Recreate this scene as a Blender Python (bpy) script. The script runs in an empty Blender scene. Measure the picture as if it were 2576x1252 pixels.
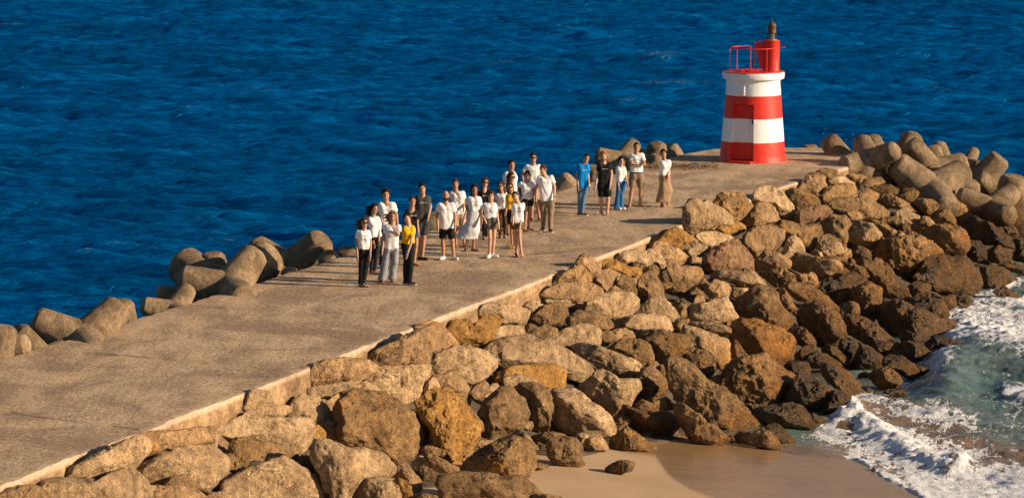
import bpy, math, random
import numpy as np
from mathutils import Vector, Matrix

sc = bpy.context.scene
C = sc.collection
rng = np.random.default_rng(7)
random.seed(7)

# ------------------------------------------------------------------ camera, sky, sun, exposure
PW, PH = 2576.0, 1252.0              # photograph measured on a 2576 x 1252 grid
FPX = 7700.0
PITCH = math.radians(7.74)
CAMZ = 10.9
cam_d = bpy.data.cameras.new('camera')
cam = bpy.data.objects.new('camera', cam_d)
C.objects.link(cam)
cam.location = (0, 0, CAMZ)
cam.rotation_euler = (math.radians(90) - PITCH, 0, 0)
cam_d.sensor_width = 36.0
cam_d.lens = 36.0 * FPX / PW
cam_d.clip_start = 0.5
cam_d.clip_end = 6000
sc.camera = cam

SUN_EL = math.radians(19)
SUN_AZ = math.radians(-15)           # from +X (picture right) towards the camera
to_sun = Vector((math.cos(SUN_AZ) * math.cos(SUN_EL), math.sin(SUN_AZ) * math.cos(SUN_EL), math.sin(SUN_EL)))
world = bpy.data.worlds.new('World')
sc.world = world
world.use_nodes = True
wn = world.node_tree
wn.nodes.clear()
sky = wn.nodes.new('ShaderNodeTexSky')
sky.sky_type = 'NISHITA'
sky.sun_disc = False
sky.sun_elevation = SUN_EL
sky.sun_rotation = math.atan2(to_sun.x, to_sun.y)
sky.air_density = 1.0
sky.dust_density = 0.4
sky.ozone_density = 2.0
bg = wn.nodes.new('ShaderNodeBackground')
bg.inputs['Strength'].default_value = 0.05
wo = wn.nodes.new('ShaderNodeOutputWorld')
wn.links.new(sky.outputs[0], bg.inputs[0])
wn.links.new(bg.outputs[0], wo.inputs[0])

sun_d = bpy.data.lights.new('sun', 'SUN')
sun_d.energy = 5.0
sun_d.angle = math.radians(0.5)
sun_d.color = (1.0, 0.77, 0.53)
sun = bpy.data.objects.new('sun', sun_d)
C.objects.link(sun)
sun.rotation_euler = to_sun.to_track_quat('Z', 'Y').to_euler()
sun.location = (30, -20, 40)

sc.view_settings.view_transform = 'Standard'
sc.view_settings.look = 'None'
sc.view_settings.exposure = 0.55
sc.view_settings.gamma = 1.0
sc.view_settings.use_curve_mapping = False

# ------------------------------------------------------------------ geometry of the view
CP = np.array([0.0, 0.0, CAMZ])
FWD = np.array([0.0, math.cos(PITCH), -math.sin(PITCH)])
UPV = np.array([0.0, math.sin(PITCH), math.cos(PITCH)])
RGT = np.array([1.0, 0.0, 0.0])

def ray(x, y):
    return FWD + RGT * ((x - PW / 2) / FPX) - UPV * ((y - PH / 2) / FPX)
def on_z(x, y, z):
    d = ray(x, y)
    return CP + d * ((z - CAMZ) / d[2])
def at_depth(x, y, dep):
    return CP + ray(x, y) * dep
def to_px(P):
    q = np.asarray(P) - CP
    w = q @ FWD
    return PW / 2 + FPX * (q @ RGT) / w, PH / 2 - FPX * (q @ UPV) / w, w
TILES = {'A': (0, 933, 2.681), 'B': (960, 933, 2.681), 'C': (960, 600, 2.681), 'D': (1920, 500, 2.681),
         'E': (1920, 933, 2.681), 'F': (1500, 300, 2.681), 'G': (0, 600, 2.681), 'T': (2300, 340, 3.478),
         'P1': (980, 500, 3.912), 'P2': (1190, 480, 4.471), 'P3': (1340, 420, 3.912), 'P4': (1590, 390, 5.444),
         'X': (0, 0, 1 / 1.118)}
def tpx(t, x, y):
    ox, oy, s = TILES[t]
    return (ox + x / s) / 1.118, (oy + y / s) / 1.118

# edges of the deck as straight lines on the ground
def fit(pts):
    W = np.array([on_z(x, y, 0)[:2] for x, y in pts])
    a, b = np.polyfit(W[:, 1], W[:, 0], 1)
    return a, b
LA, LB = fit([(0, 905), (200, 850), (480, 765), (700, 690), (860, 640), (1740, 383)])
RA, RB = fit([(0, 1228), (605, 985), (775, 920), (1100, 797), (1370, 700), (1588, 615), (1689, 577), (1984, 462)])
RN = np.array([1.0, -RA]) / math.hypot(1, RA)         # unit vector square to the right edge, out to sea
def s_right(x, y):
    return (x - (RA * y + RB)) * RN[0]
def s_left(x, y):
    return ((LA * y + LB) - x) / math.hypot(1, LA)

SEA = -3.2
def sstep(a, b, v):
    t = np.clip((v - a) / (b - a), 0, 1)
    return t * t * (3 - 2 * t)

# ------------------------------------------------------------------ numpy noise
def _h(ix, iy, iz):
    h = (ix.astype(np.uint32) * np.uint32(374761393)) ^ (iy.astype(np.uint32) * np.uint32(668265263)) ^ (iz.astype(np.uint32) * np.uint32(2246822519))
    h = (h ^ (h >> np.uint32(13))) * np.uint32(1274126177)
    h = (h ^ (h >> np.uint32(16))) * np.uint32(2654435761)
    h ^= h >> np.uint32(15)
    return (h & np.uint32(0xFFFFFF)).astype(np.float32) / np.float32(0xFFFFFF) * 2 - 1
def vnoise(p):
    old = np.seterr(over='ignore')
    p = np.asarray(p, dtype=np.float64) + 1000.0
    i = np.floor(p).astype(np.int64)
    f = (p - i).astype(np.float32)
    f = f * f * f * (f * (f * 6 - 15) + 10)
    x, y, z = i[..., 0], i[..., 1], i[..., 2]
    r = 0
    for dx in (0, 1):
        wx = f[..., 0] if dx else 1 - f[..., 0]
        for dy in (0, 1):
            wy = f[..., 1] if dy else 1 - f[..., 1]
            for dz in (0, 1):
                wz = f[..., 2] if dz else 1 - f[..., 2]
                r = r + wx * wy * wz * _h(x + dx, y + dy, z + dz)
    np.seterr(**old)
    return r
def fbm(p, octv=4, gain=0.5, ridged=False):
    p = np.asarray(p, dtype=np.float64)
    a, t, r = 1.0, 0.0, 0.0
    for o in range(octv):
        n = vnoise(p * (2.03 ** o) + 17.3 * o)
        if ridged:
            n = 1 - 2 * np.abs(n)
        r = r + a * n
        t += a
        a *= gain
    return r / t

# ------------------------------------------------------------------ objects
def mesh_from(name, V, F, mat=None, smooth=True):
    me = bpy.data.meshes.new(name)
    V = np.asarray(V, dtype=np.float32)
    if isinstance(F, np.ndarray):
        k = F.shape[1]
        me.vertices.add(len(V)); me.vertices.foreach_set('co', V.ravel())
        me.loops.add(F.size); me.loops.foreach_set('vertex_index', F.astype(np.int32).ravel())
        me.polygons.add(len(F))
        me.polygons.foreach_set('loop_start', np.arange(0, F.size, k, dtype=np.int32))
        me.update(calc_edges=True)
        me.validate()
    else:
        me.from_pydata([tuple(v) for v in V.tolist()], [], F)
    if smooth and len(me.polygons):
        me.polygons.foreach_set('use_smooth', np.ones(len(me.polygons), dtype=bool))
    if mat:
        me.materials.append(mat)
    return me
def link(name, me, parent=None, loc=None):
    o = bpy.data.objects.new(name, me)
    C.objects.link(o)
    if loc is not None:
        o.location = tuple(float(v) for v in loc)
    if parent is not None:
        o.parent = parent
    return o
def tag(o, label, cat=None, group=None, kind=None):
    if label: o['label'] = label
    if cat: o['category'] = cat
    if group: o['group'] = group
    if kind: o['kind'] = kind
    return o
def struct(name, me):
    o = link(name, me); o['kind'] = 'structure'; return o
def empty(name, loc, label, cat, group=None):
    return tag(link(name, None, None, loc), label, cat, group)

def grid_faces(nr, nc, wrap=False):
    r = np.arange(nr - 1)[:, None]
    c = np.arange(nc if wrap else nc - 1)[None, :]
    c2 = (c + 1) % nc
    a = r * nc + c; b = r * nc + c2; d = (r + 1) * nc + c; e = (r + 1) * nc + c2
    return np.stack([a, b, e, d], -1).reshape(-1, 4)

class MB:                                  # collects shapes for ONE mesh
    def __init__(s): s.V = []; s.F = []; s.n = 0
    def add(s, V, F):
        V = np.asarray(V, float); F = [tuple(int(i) + s.n for i in f) for f in F]
        s.V.append(V); s.F += F; s.n += len(V)
    def box(s, c, half, ax=None):
        c = np.array(c, float); ax = np.eye(3) if ax is None else np.array(ax, float)
        V = [c + ax.T @ (np.array([i, j, k]) * half) for i in (-1, 1) for j in (-1, 1) for k in (-1, 1)]
        s.add(V, [(0, 1, 3, 2), (4, 6, 7, 5), (0, 4, 5, 1), (2, 3, 7, 6), (0, 2, 6, 4), (1, 5, 7, 3)])
    def tube(s, pts, r, n=10, cap=True, closed=False):
        pts = [np.array(p, float) for p in pts]
        R = r if hasattr(r, '__len__') else [r] * len(pts)
        rings = []
        for i, p in enumerate(pts):
            if closed: t = pts[(i + 1) % len(pts)] - pts[i - 1]
            else: t = pts[min(i + 1, len(pts) - 1)] - pts[max(i - 1, 0)]
            t /= np.linalg.norm(t)
            a = np.array([0, 0, 1.]) if abs(t[2]) < 0.9 else np.array([1., 0, 0])
            u = np.cross(t, a); u /= np.linalg.norm(u); v = np.cross(t, u)
            ang = np.arange(n) * 2 * math.pi / n
            rings.append(p + R[i] * (np.cos(ang)[:, None] * u + np.sin(ang)[:, None] * v))
        V = np.concatenate(rings); m = len(pts); F = []
        for i in range(m if closed else m - 1):
            j = (i + 1) % m
            for k in range(n):
                k2 = (k + 1) % n
                F.append((i * n + k, j * n + k, j * n + k2, i * n + k2))
        if cap and not closed:
            F.append(tuple(range(n))); F.append(tuple((m - 1) * n + k for k in reversed(range(n))))
        s.add(V, F)
    def lathe(s, prof, n=48, c=(0, 0, 0)):
        ang = np.arange(n) * 2 * math.pi / n
        V = []
        for r, z in prof:
            V.append(np.stack([c[0] + r * np.cos(ang), c[1] + r * np.sin(ang), np.full(n, c[2] + z)], 1))
        m = len(prof); F = []
        for i in range(m - 1):
            for k in range(n):
                k2 = (k + 1) % n
                F.append((i * n + k, i * n + k2, (i + 1) * n + k2, (i + 1) * n + k))
        if prof[0][0] > 1e-6: F.append(tuple(reversed(range(n))))
        if prof[-1][0] > 1e-6: F.append(tuple((m - 1) * n + k for k in range(n)))
        s.add(np.concatenate(V), F)
    def build(s, name, mat, parent=None, loc=None, smooth=True, bevel=0):
        me = mesh_from(name, np.concatenate(s.V), s.F, mat, smooth)
        o = link(name, me, parent, loc)
        if smooth:
            try: me.set_sharp_from_angle(angle=math.radians(38))
            except Exception: pass
        if bevel:
            b = o.modifiers.new('bevel', 'BEVEL'); b.width = bevel; b.segments = 2; b.limit_method = 'ANGLE'
        return o

# ------------------------------------------------------------------ material helpers
class NT:
    def __init__(s, name):
        s.m = bpy.data.materials.new(name); s.m.use_nodes = True
        s.t = s.m.node_tree; s.t.nodes.clear()
        s.out = s.t.nodes.new('ShaderNodeOutputMaterial')
        s.b = s.t.nodes.new('ShaderNodeBsdfPrincipled')
        s.t.links.new(s.b.outputs[0], s.out.inputs[0])
        s.tc = s.t.nodes.new('ShaderNodeTexCoord')
        s.geo = s.t.nodes.new('ShaderNodeNewGeometry')
        s.oi = s.t.nodes.new('ShaderNodeObjectInfo')
    def L(s, a, b): s.t.links.new(a, b)
    def set(s, sock, v):
        if hasattr(v, 'is_linked') or isinstance(v, bpy.types.NodeSocket): s.L(v, sock)
        else:
            if hasattr(sock.default_value, '__len__') and hasattr(v, '__len__') and len(sock.default_value) == 4 and len(v) == 3: v = (*v, 1)
            sock.default_value = v
    def P(s, **k):
        names = dict(color='Base Color', rough='Roughness', metal='Metallic', spec='Specular IOR Level', ior='IOR', normal='Normal', trans='Transmission Weight', coat='Coat Weight', coatr='Coat Roughness', sheen='Sheen Weight', sss='Subsurface Weight')
        for a, v in k.items(): s.set(s.b.inputs[names[a]], v)
    def co(s, world=False, scale=(1, 1, 1), rnd=False):
        src = s.geo.outputs['Position'] if world else s.tc.outputs['Object']
        if rnd:
            src = s.vm('ADD', src, s.vm('SCALE', (37.0, 61.0, 83.0), s.oi.outputs['Random']))
        mp = s.t.nodes.new('ShaderNodeMapping'); mp.inputs['Scale'].default_value = scale
        s.L(src, mp.inputs['Vector']); return mp.outputs[0]
    def vm(s, op, a, b):
        n = s.t.nodes.new('ShaderNodeVectorMath'); n.operation = op
        s.set(n.inputs[0], a); s.set(n.inputs[3 if op == 'SCALE' else 1], b); return n.outputs[0]
    def noise(s, vec, scale, detail=4, rough=0.55, dist=0.0):
        n = s.t.nodes.new('ShaderNodeTexNoise'); n.inputs['Scale'].default_value = scale
        n.inputs['Detail'].default_value = detail; n.inputs['Roughness'].default_value = rough
        n.inputs['Distortion'].default_value = dist
        s.L(vec, n.inputs['Vector']); return n.outputs[0]
    def voro(s, vec, scale, feature='F1', out=0, rnd=1.0):
        n = s.t.nodes.new('ShaderNodeTexVoronoi'); n.feature = feature; n.inputs['Scale'].default_value = scale
        n.inputs['Randomness'].default_value = rnd
        s.L(vec, n.inputs['Vector']); return n.outputs[out]
    def ramp(s, fac, stops, interp='LINEAR'):
        n = s.t.nodes.new('ShaderNodeValToRGB'); cr = n.color_ramp; cr.interpolation = interp
        while len(cr.elements) < len(stops): cr.elements.new(0.5)
        for e, (p, c) in zip(cr.elements, stops):
            e.position = p; e.color = (c, c, c, 1) if not hasattr(c, '__len__') else (*c, 1)
        s.L(fac, n.inputs[0]); return n.outputs[0]
    def mix(s, fac, a, b, blend='MIX'):
        n = s.t.nodes.new('ShaderNodeMix'); n.data_type = 'RGBA'; n.blend_type = blend
        s.set(n.inputs[0], fac); s.set(n.inputs[6], a); s.set(n.inputs[7], b); return n.outputs[2]
    def math(s, op, a, b=0.0, clamp=False):
        n = s.t.nodes.new('ShaderNodeMath'); n.operation = op; n.use_clamp = clamp
        s.set(n.inputs[0], a); s.set(n.inputs[1], b); return n.outputs[0]
    def mr(s, v, a, b, c=0.0, d=1.0, smooth=True):
        n = s.t.nodes.new('ShaderNodeMapRange'); n.interpolation_type = 'SMOOTHSTEP' if smooth else 'LINEAR'
        s.set(n.inputs[0], v); n.inputs[1].default_value = a; n.inputs[2].default_value = b
        n.inputs[3].default_value = c; n.inputs[4].default_value = d; return n.outputs[0]
    def sep(s, v):
        n = s.t.nodes.new('ShaderNodeSeparateXYZ'); s.L(v, n.inputs[0]); return n.outputs
    def attr(s, name):
        n = s.t.nodes.new('ShaderNodeAttribute'); n.attribute_name = name; return n.outputs['Fac']
    def bump(s, h, strength=0.5, dist=0.02, nrm=None):
        n = s.t.nodes.new('ShaderNodeBump'); n.inputs['Strength'].default_value = strength
        n.inputs['Distance'].default_value = dist; s.L(h, n.inputs['Height'])
        if nrm is not None: s.L(nrm, n.inputs['Normal'])
        return n.outputs[0]

def plain(name, col, rough=0.7, var=0.12, scale=8, metal=0.0, bump=0.0, bscale=20, spec=0.4):
    n = NT(name); v = n.co()
    f = n.noise(v, scale, 4)
    d = tuple(c * (1 - var) for c in col); l = tuple(min(c * (1 + var), 0.95) for c in col)
    n.P(color=n.ramp(f, [(0.3, d), (0.7, l)]), rough=rough, metal=metal, spec=spec)
    if bump: n.P(normal=n.bump(n.noise(v, bscale, 4), bump, 0.01))
    return n.m
# ================================================================== SETTING
# ---- deck (pier top): rows of constant distance, left and right edge
def concrete_deck():
    n = NT('deck_concrete'); w = n.co(world=True)
    big = n.noise(w, 0.28, 6, 0.62, 0.6); mid = n.noise(n.co(world=True, scale=(1, 0.35, 1)), 1.3, 6, 0.65)
    fine = n.noise(n.co(world=True, scale=(1, 0.6, 1)), 11.0, 8, 0.8); spk = n.voro(w, 26)
    c = n.ramp(mid, [(0.3, (0.28, 0.193, 0.118)), (0.5, (0.50, 0.352, 0.218)), (0.72, (0.66, 0.475, 0.30))])
    c = n.mix(n.mr(big, 0.50, 0.62, 0.0, 0.85), c, (0.31, 0.21, 0.135), 'MIX')
    c = n.mix(0.85, c, n.ramp(fine, [(0.32, 0.16), (0.5, 0.5), (0.68, 0.86)]), 'OVERLAY')
    c = n.mix(n.mr(spk, 0.0, 0.16, 0.75, 0.0), c, (0.47, 0.39, 0.3))
    dk = n.voro(n.co(world=True, scale=(1, 0.7, 1)), 15)
    c = n.mix(n.mr(dk, 0.0, 0.2, 0.8, 0.0), c, (0.12, 0.085, 0.06))
    # sunlight on the rounded outer arris, painted as a ragged pale strip
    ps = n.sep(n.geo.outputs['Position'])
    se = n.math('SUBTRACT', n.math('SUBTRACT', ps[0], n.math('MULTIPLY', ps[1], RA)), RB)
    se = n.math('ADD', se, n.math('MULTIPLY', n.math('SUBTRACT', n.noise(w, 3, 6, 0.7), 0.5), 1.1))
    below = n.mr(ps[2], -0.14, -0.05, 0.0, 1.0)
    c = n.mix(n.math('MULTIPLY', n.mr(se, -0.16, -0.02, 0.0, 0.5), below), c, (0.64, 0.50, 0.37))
    stn = n.noise(n.co(world=True, scale=(1.5, 1.5, 0.4)), 2.0, 6, 0.7)
    c = n.mix(n.math('SUBTRACT', 1.0, below), c, n.mix(1.0, c, n.ramp(stn, [(0.35, (0.52, 0.45, 0.37)), (0.65, (0.86, 0.80, 0.70))]), 'MULTIPLY'))
    h = n.math('ADD', n.math('MULTIPLY', fine, 1.0), n.math('MULTIPLY', n.mr(spk, 0.0, 0.3, 1, 0), 0.35))
    n.P(color=c, rough=0.92, spec=0.25, normal=n.bump(h, 1.0, 0.045, n.bump(mid, 0.5, 0.06)))
    return n.m
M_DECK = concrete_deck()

def edge_noise(y, seed):
    p = np.stack([y * 0.9, np.full_like(y, seed), y * 0], -1)
    return 0.05 * fbm(p, 2) + 0.035 * fbm(p * 7, 3)
HEAD = [(1740, 383), (1800, 374), (1900, 370), (2060, 371), (2145, 384), (2130, 420), (2040, 446), (1984, 462)]
HW = np.array([on_z(x, y, 0)[:2] for x, y in HEAD])
ys = np.concatenate([np.arange(38, 60, 0.16), np.arange(60, HW[:, 1].max() - 0.02, 0.14)])
def edges_at(y):
    xl = LA * y + LB; xr = RA * y + RB
    y0 = HW[0, 1]
    # far outline
    far_l = np.interp(y, HW[:3, 1], HW[:3, 0])
    xl = np.where(y > y0, far_l, xl)
    rp = HW[::-1][:6]
    o = np.argsort(rp[:, 1])
    xr = np.where(y > HW[-1, 1], np.interp(y, rp[o, 1], rp[o, 0]), xr)
    return xl, xr
xl, xr = edges_at(ys)
xl = xl + edge_noise(ys, 3.1); xr = xr + edge_noise(ys, 9.4)
NCOL = 60
u = np.linspace(0, 1, NCOL)
X = xl[:, None] + (xr - xl)[:, None] * u[None, :]
Y = np.repeat(ys[:, None], NCOL, 1)
P3 = np.stack([X, Y, X * 0], -1)
Z = 0.03 * fbm(P3 * 0.4, 3) + 0.008 * fbm(P3 * 3, 3)
zr = 0.03 * np.abs(fbm(np.stack([ys * 3, ys * 0 + 5, ys * 0], -1), 3))
def col(x, z): return np.stack([x, ys, z], -1)[:, None, :]
top = np.stack([X, Y, Z], -1)
top[:, -1, 2] -= zr; top[:, 0, 2] -= zr
wob = lambda s, k: 0.05 * fbm(np.stack([ys * 1.7, ys * 0 + s, ys * 0 + k], -1), 3)
Lw = [col(xl - 0.03 + wob(1, 0) * 0.3, -0.05 - zr), col(xl - 0.04 + wob(1, 2), ys * 0 - 0.9), col(xl - 0.05 + wob(1, 3), ys * 0 - 4.2)]
Rw = [col(xr + 0.035 + wob(2, 0) * 0.3, -0.06 - zr), col(xr + 0.04 + wob(2, .4) * 0.5, ys * 0 - 0.3), col(xr + 0.05 + wob(2, .8) * 0.6, ys * 0 - 0.6), col(xr + 0.06 + wob(2, 3), ys * 0 - 1.0), col(xr + 0.08 + wob(2, 3), ys * 0 - 4.2)]
G = np.concatenate([Lw[2], Lw[1], Lw[0], top] + Rw, 1)
lastrow = G[-1:].copy(); lastrow[..., 2] = -4.2; lastrow[..., 1] += 0.1
G = np.concatenate([G, lastrow], 0)
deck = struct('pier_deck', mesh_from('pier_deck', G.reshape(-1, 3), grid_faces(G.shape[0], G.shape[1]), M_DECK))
deck.data.set_sharp_from_angle(angle=math.radians(35))

# joints and cracks: narrow dirt-filled lines and pale filled seams lying in the slab
M_CRACK = plain('crack_dirt', (0.05, 0.037, 0.027), 0.95, 0.3)
M_SEAM = plain('seam_mortar', (0.50, 0.39, 0.29), 0.9, 0.2, bump=0.4)
def deck_line(name, pts, w, mat, gap=0.0, amp=0.03, seed=1, step=0.05):
    W = [on_z(x, y, 0) for x, y in pts]
    q = []
    for a, b in zip(W[:-1], W[1:]):
        m = max(2, int(np.linalg.norm(b - a) / step))
        q += [a + (b - a) * t / m for t in range(m)]
    q = np.array(q)
    nz = np.stack([q[:, 0] * 3, q[:, 1] * 3, q[:, 0] * 0 + seed], -1)
    d = np.gradient(q[:, :2], axis=0); d /= np.linalg.norm(d, axis=1)[:, None] + 1e-9
    nrm = np.stack([-d[:, 1], d[:, 0]], -1)
    q[:, :2] += nrm * (amp * fbm(nz * 0.5, 3))[:, None]
    ww = 1.7 * w * (0.35 + 0.9 * np.clip(fbm(nz * 2.1, 3) + 0.5, 0, 1.5))
    keep = fbm(nz * 0.45 + 9, 2) > gap
    zz = 0.03 * fbm(np.stack([q[:, 0], q[:, 1], q[:, 0] * 0], -1) * 0.4, 3) + 0.008 * fbm(np.stack([q[:, 0], q[:, 1], q[:, 0] * 0], -1) * 3, 3) + 0.008
    a = np.stack([q[:, 0] - nrm[:, 0] * ww, q[:, 1] - nrm[:, 1] * ww, zz], -1)
    b = np.stack([q[:, 0] + nrm[:, 0] * ww, q[:, 1] + nrm[:, 1] * ww, zz], -1)
    V = np.concatenate([a, b]); m = len(q)
    F = [(i, i + 1, m + i + 1, m + i) for i in range(m - 1) if keep[i]]
    if F: link(name, mesh_from(name, V, F, mat, False), deck)
def G_(x, y): return tpx('G', x, y)
def A_(x, y): return tpx('A', x, y)
deck_line('crack', [G_(1480, 705), G_(1800, 722), G_(2100, 745), G_(2574, 785)], 0.012, M_CRACK, -0.12, seed=2)
deck_line('crack', [G_(640, 1040), G_(900, 1065), G_(1280, 1100), G_(1810, 1150), G_(2200, 1195)], 0.008, M_CRACK, -0.02, seed=3)
deck_line('crack', [A_(40, 600), A_(300, 645), A_(640, 685), A_(1070, 740)], 0.008, M_CRACK, -0.15, seed=4)
deck_line('crack', [A_(640, 160), A_(1000, 180), A_(1300, 205)], 0.008, M_CRACK, 0.0, seed=5)
deck_line('crack', [(1180, 570), (1330, 586), (1500, 600)], 0.012, M_CRACK, 0.0, seed=6)
deck_line('crack', [(1230, 636), (1330, 640), (1560, 620)], 0.02, M_CRACK, -0.1, seed=7)
deck_line('crack', [(1440, 504), (1600, 512), (1800, 524)], 0.015, M_CRACK, -0.1, seed=17)
deck_line('joint', [(720, 785), (860, 745), (960, 722), (1130, 685), (1200, 655)], 0.018, M_SEAM, -0.25, seed=8)
deck_line('joint', [(1200, 655), (1290, 612), (1370, 590), (1460, 560), (1560, 522), (1650, 488), (1760, 430)], 0.02, M_SEAM, -0.12, seed=9)
deck_line('joint', [A_(980, 300), A_(1100, 270)], 0.016, M_SEAM, -0.3, seed=10)
deck_line('joint', [A_(560, 420), A_(720, 375), A_(880, 335)], 0.014, M_SEAM, -0.05, seed=11)

# ---- slope of loose rubble under the boulders, beach
def z_crest(y): return np.interp(y, [40, 62, 74, 84, 95, 120], [-0.62, -0.6, -0.5, -0.15, 0.1, 0.1])
def slope_z(x, y):
    s = s_right(x, y)
    return z_crest(y) - 0.47 * np.maximum(s, -0.5)
def beach_z(x, y):
    # sand rises towards the camera and towards the breakwater; -3.2 is the sea
    q = (70.0 - y) * 0.035 - (x - 7.4) * 0.09
    return SEA + np.clip(q, -1.2, 1.6) 
def hit(fn, px, py, lo=30, hi=150):
    d = ray(px, py)
    T = np.linspace(lo, hi, 2400)
    P = CP + d * T[:, None]
    g = P[:, 2] - fn(P[:, 0], P[:, 1])
    i = np.argmax(g < 0)
    return P[i]
def rock_plane(x, y):
    return np.maximum(slope_z(x, y), np.maximum(beach_z(x, y), SEA - 0.25) + 0.12)

def rubble_mat():
    n = NT('rubble'); w = n.co(world=True)
    f = n.noise(w, 2.5, 8, 0.65)
    n.P(color=n.ramp(f, [(0.3, (0.045, 0.032, 0.019)), (0.7, (0.13, 0.095, 0.06))]), rough=0.9, normal=n.bump(f, 0.8, 0.12))
    return n.m
ss = np.arange(-0.2, 12.0, 0.1); tt = np.arange(42, 111, 0.1)
S, TT = np.meshgrid(ss, tt)
XX = RA * TT + RB + S * 1.04
YY = TT.copy()
pp = np.stack([XX, YY, XX * 0], -1)
lump = fbm(pp * 1.5, 4, 0.6) * 0.3
s_toe = np.interp(YY, [50, 56, 62, 68, 73, 110], [3.0, 3.3, 3.8, 5.2, 5.9, 6.0]) + 0.5 * fbm(pp * 0.8 + 5, 2)
bed = np.maximum(beach_z(XX, YY), SEA) + 0.02 + 0.25 * lump - 1.5 * sstep(-0.4, 0.1, S - s_toe)
ZZ = np.maximum(np.maximum(slope_z(XX, YY), -4.4) - 0.58 + lump, bed)
struct('rubble_slope', mesh_from('rubble_slope', np.stack([XX, YY, ZZ], -1).reshape(-1, 3), grid_faces(*XX.shape), rubble_mat()))

def sand_mat():
    n = NT('sand'); w = n.co(world=True)
    a = n.noise(w, 0.5, 5, 0.6); f = n.noise(w, 60, 4, 0.7)
    wet = n.attr('wet')
    c = n.ramp(a, [(0.3, (0.44, 0.30, 0.165)), (0.7, (0.54, 0.37, 0.21))])
    c = n.mix(0.25, c, n.ramp(f, [(0.35, 0.3), (0.65, 0.7)]), 'OVERLAY')
    c = n.mix(wet, c, n.mix(1.0, c, (0.62, 0.55, 0.46), 'MULTIPLY'))
    r = n.mr(wet, 0.2, 0.9, 0.8, 0.24)
    rip = n.noise(n.co(world=True, scale=(0.6, 1.6, 1)), 1.6, 3)
    n.P(color=c, rough=r, spec=0.5, normal=n.bump(n.math('ADD', n.math('MULTIPLY', f, 0.08), rip), 0.25, 0.05))
    return n.m
bx = np.concatenate([np.arange(-16, -4, 0.5), np.arange(-4, 16, 0.07), np.arange(16, 32, 0.5)]); by = np.concatenate([np.arange(20, 52, 0.5), np.arange(52, 82, 0.1), np.arange(82, 110, 0.6)])
BX, BY = np.meshgrid(bx, by)
bp = np.stack([BX, BY, BX * 0], -1)
BZ = beach_z(BX, BY) + 0.05 * fbm(bp * 0.35, 3)
bf = grid_faces(*BX.shape)
bs = s_right(BX, BY).ravel()
bf = bf[bs[bf].min(1) > -1.5]
me = mesh_from('beach_sand', np.stack([BX, BY, BZ], -1).reshape(-1, 3), bf, sand_mat())
qx, qy, _ = to_px(np.stack([BX, BY, BZ], -1).reshape(-1, 3))
# wet part of the sand: its upper limit runs as a curved line across the beach
lx = np.array([1500, 1650, 1665, 1690, 1730, 1800, 1900, 2600]); ly = np.array([1128, 1150, 1178, 1200, 1228, 1262, 1300, 1600])
dist = np.interp(qx, lx, ly) - qy
wet = sstep(-6, 10, dist + 6 * fbm(np.stack([qx / 40, qy / 40, qx * 0], -1), 3))
at = me.attributes.new('wet', 'FLOAT', 'POINT'); at.data.foreach_set('value', wet.astype(np.float32))
struct('beach_sand', me)

# ---- open sea: spectrum of wind waves on a height field
def ocean(N=1024, Lm=150.0, wind=4.6, wdir=(0.22, 1.0), seed=3):
    r = np.random.default_rng(seed)
    k1 = np.fft.fftfreq(N, Lm / N) * 2 * math.pi
    KX, KY = np.meshgrid(k1, k1, indexing='ij')
    K = np.hypot(KX, KY); K[0, 0] = 1e-6
    L = wind * wind / 9.81
    wd = np.array(wdir) / np.hypot(*wdir)
    cosf = (KX * wd[0] + KY * wd[1]) / K
    Ph = np.exp(-1 / (K * L) ** 2) / K ** 3.3 * (0.10 + cosf ** 4) * np.exp(-(K * 0.06) ** 2)
    Ph[0, 0] = 0
    A = (r.normal(size=K.shape) + 1j * r.normal(size=K.shape)) * np.sqrt(Ph)
    h = np.fft.ifft2(A).real; sc_ = 1 / h.std()
    dx = np.fft.ifft2(-1j * KX / K * A).real * sc_; dy = np.fft.ifft2(-1j * KY / K * A).real * sc_
    return h * sc_, dx, dy, Lm
OH, ODX, ODY, OL = ocean()
def osample(F, x, y):
    N = F.shape[0]
    a = (x / OL * N) % N; b = (y / OL * N) % N
    i = np.floor(a).astype(int); j = np.floor(b).astype(int); fa = a - i; fb = b - j
    i1 = (i + 1) % N; j1 = (j + 1) % N; i %= N; j %= N
    return (F[i, j] * (1 - fa) * (1 - fb) + F[i1, j] * fa * (1 - fb) + F[i, j1] * (1 - fa) * fb + F[i1, j1] * fa * fb)
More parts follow.
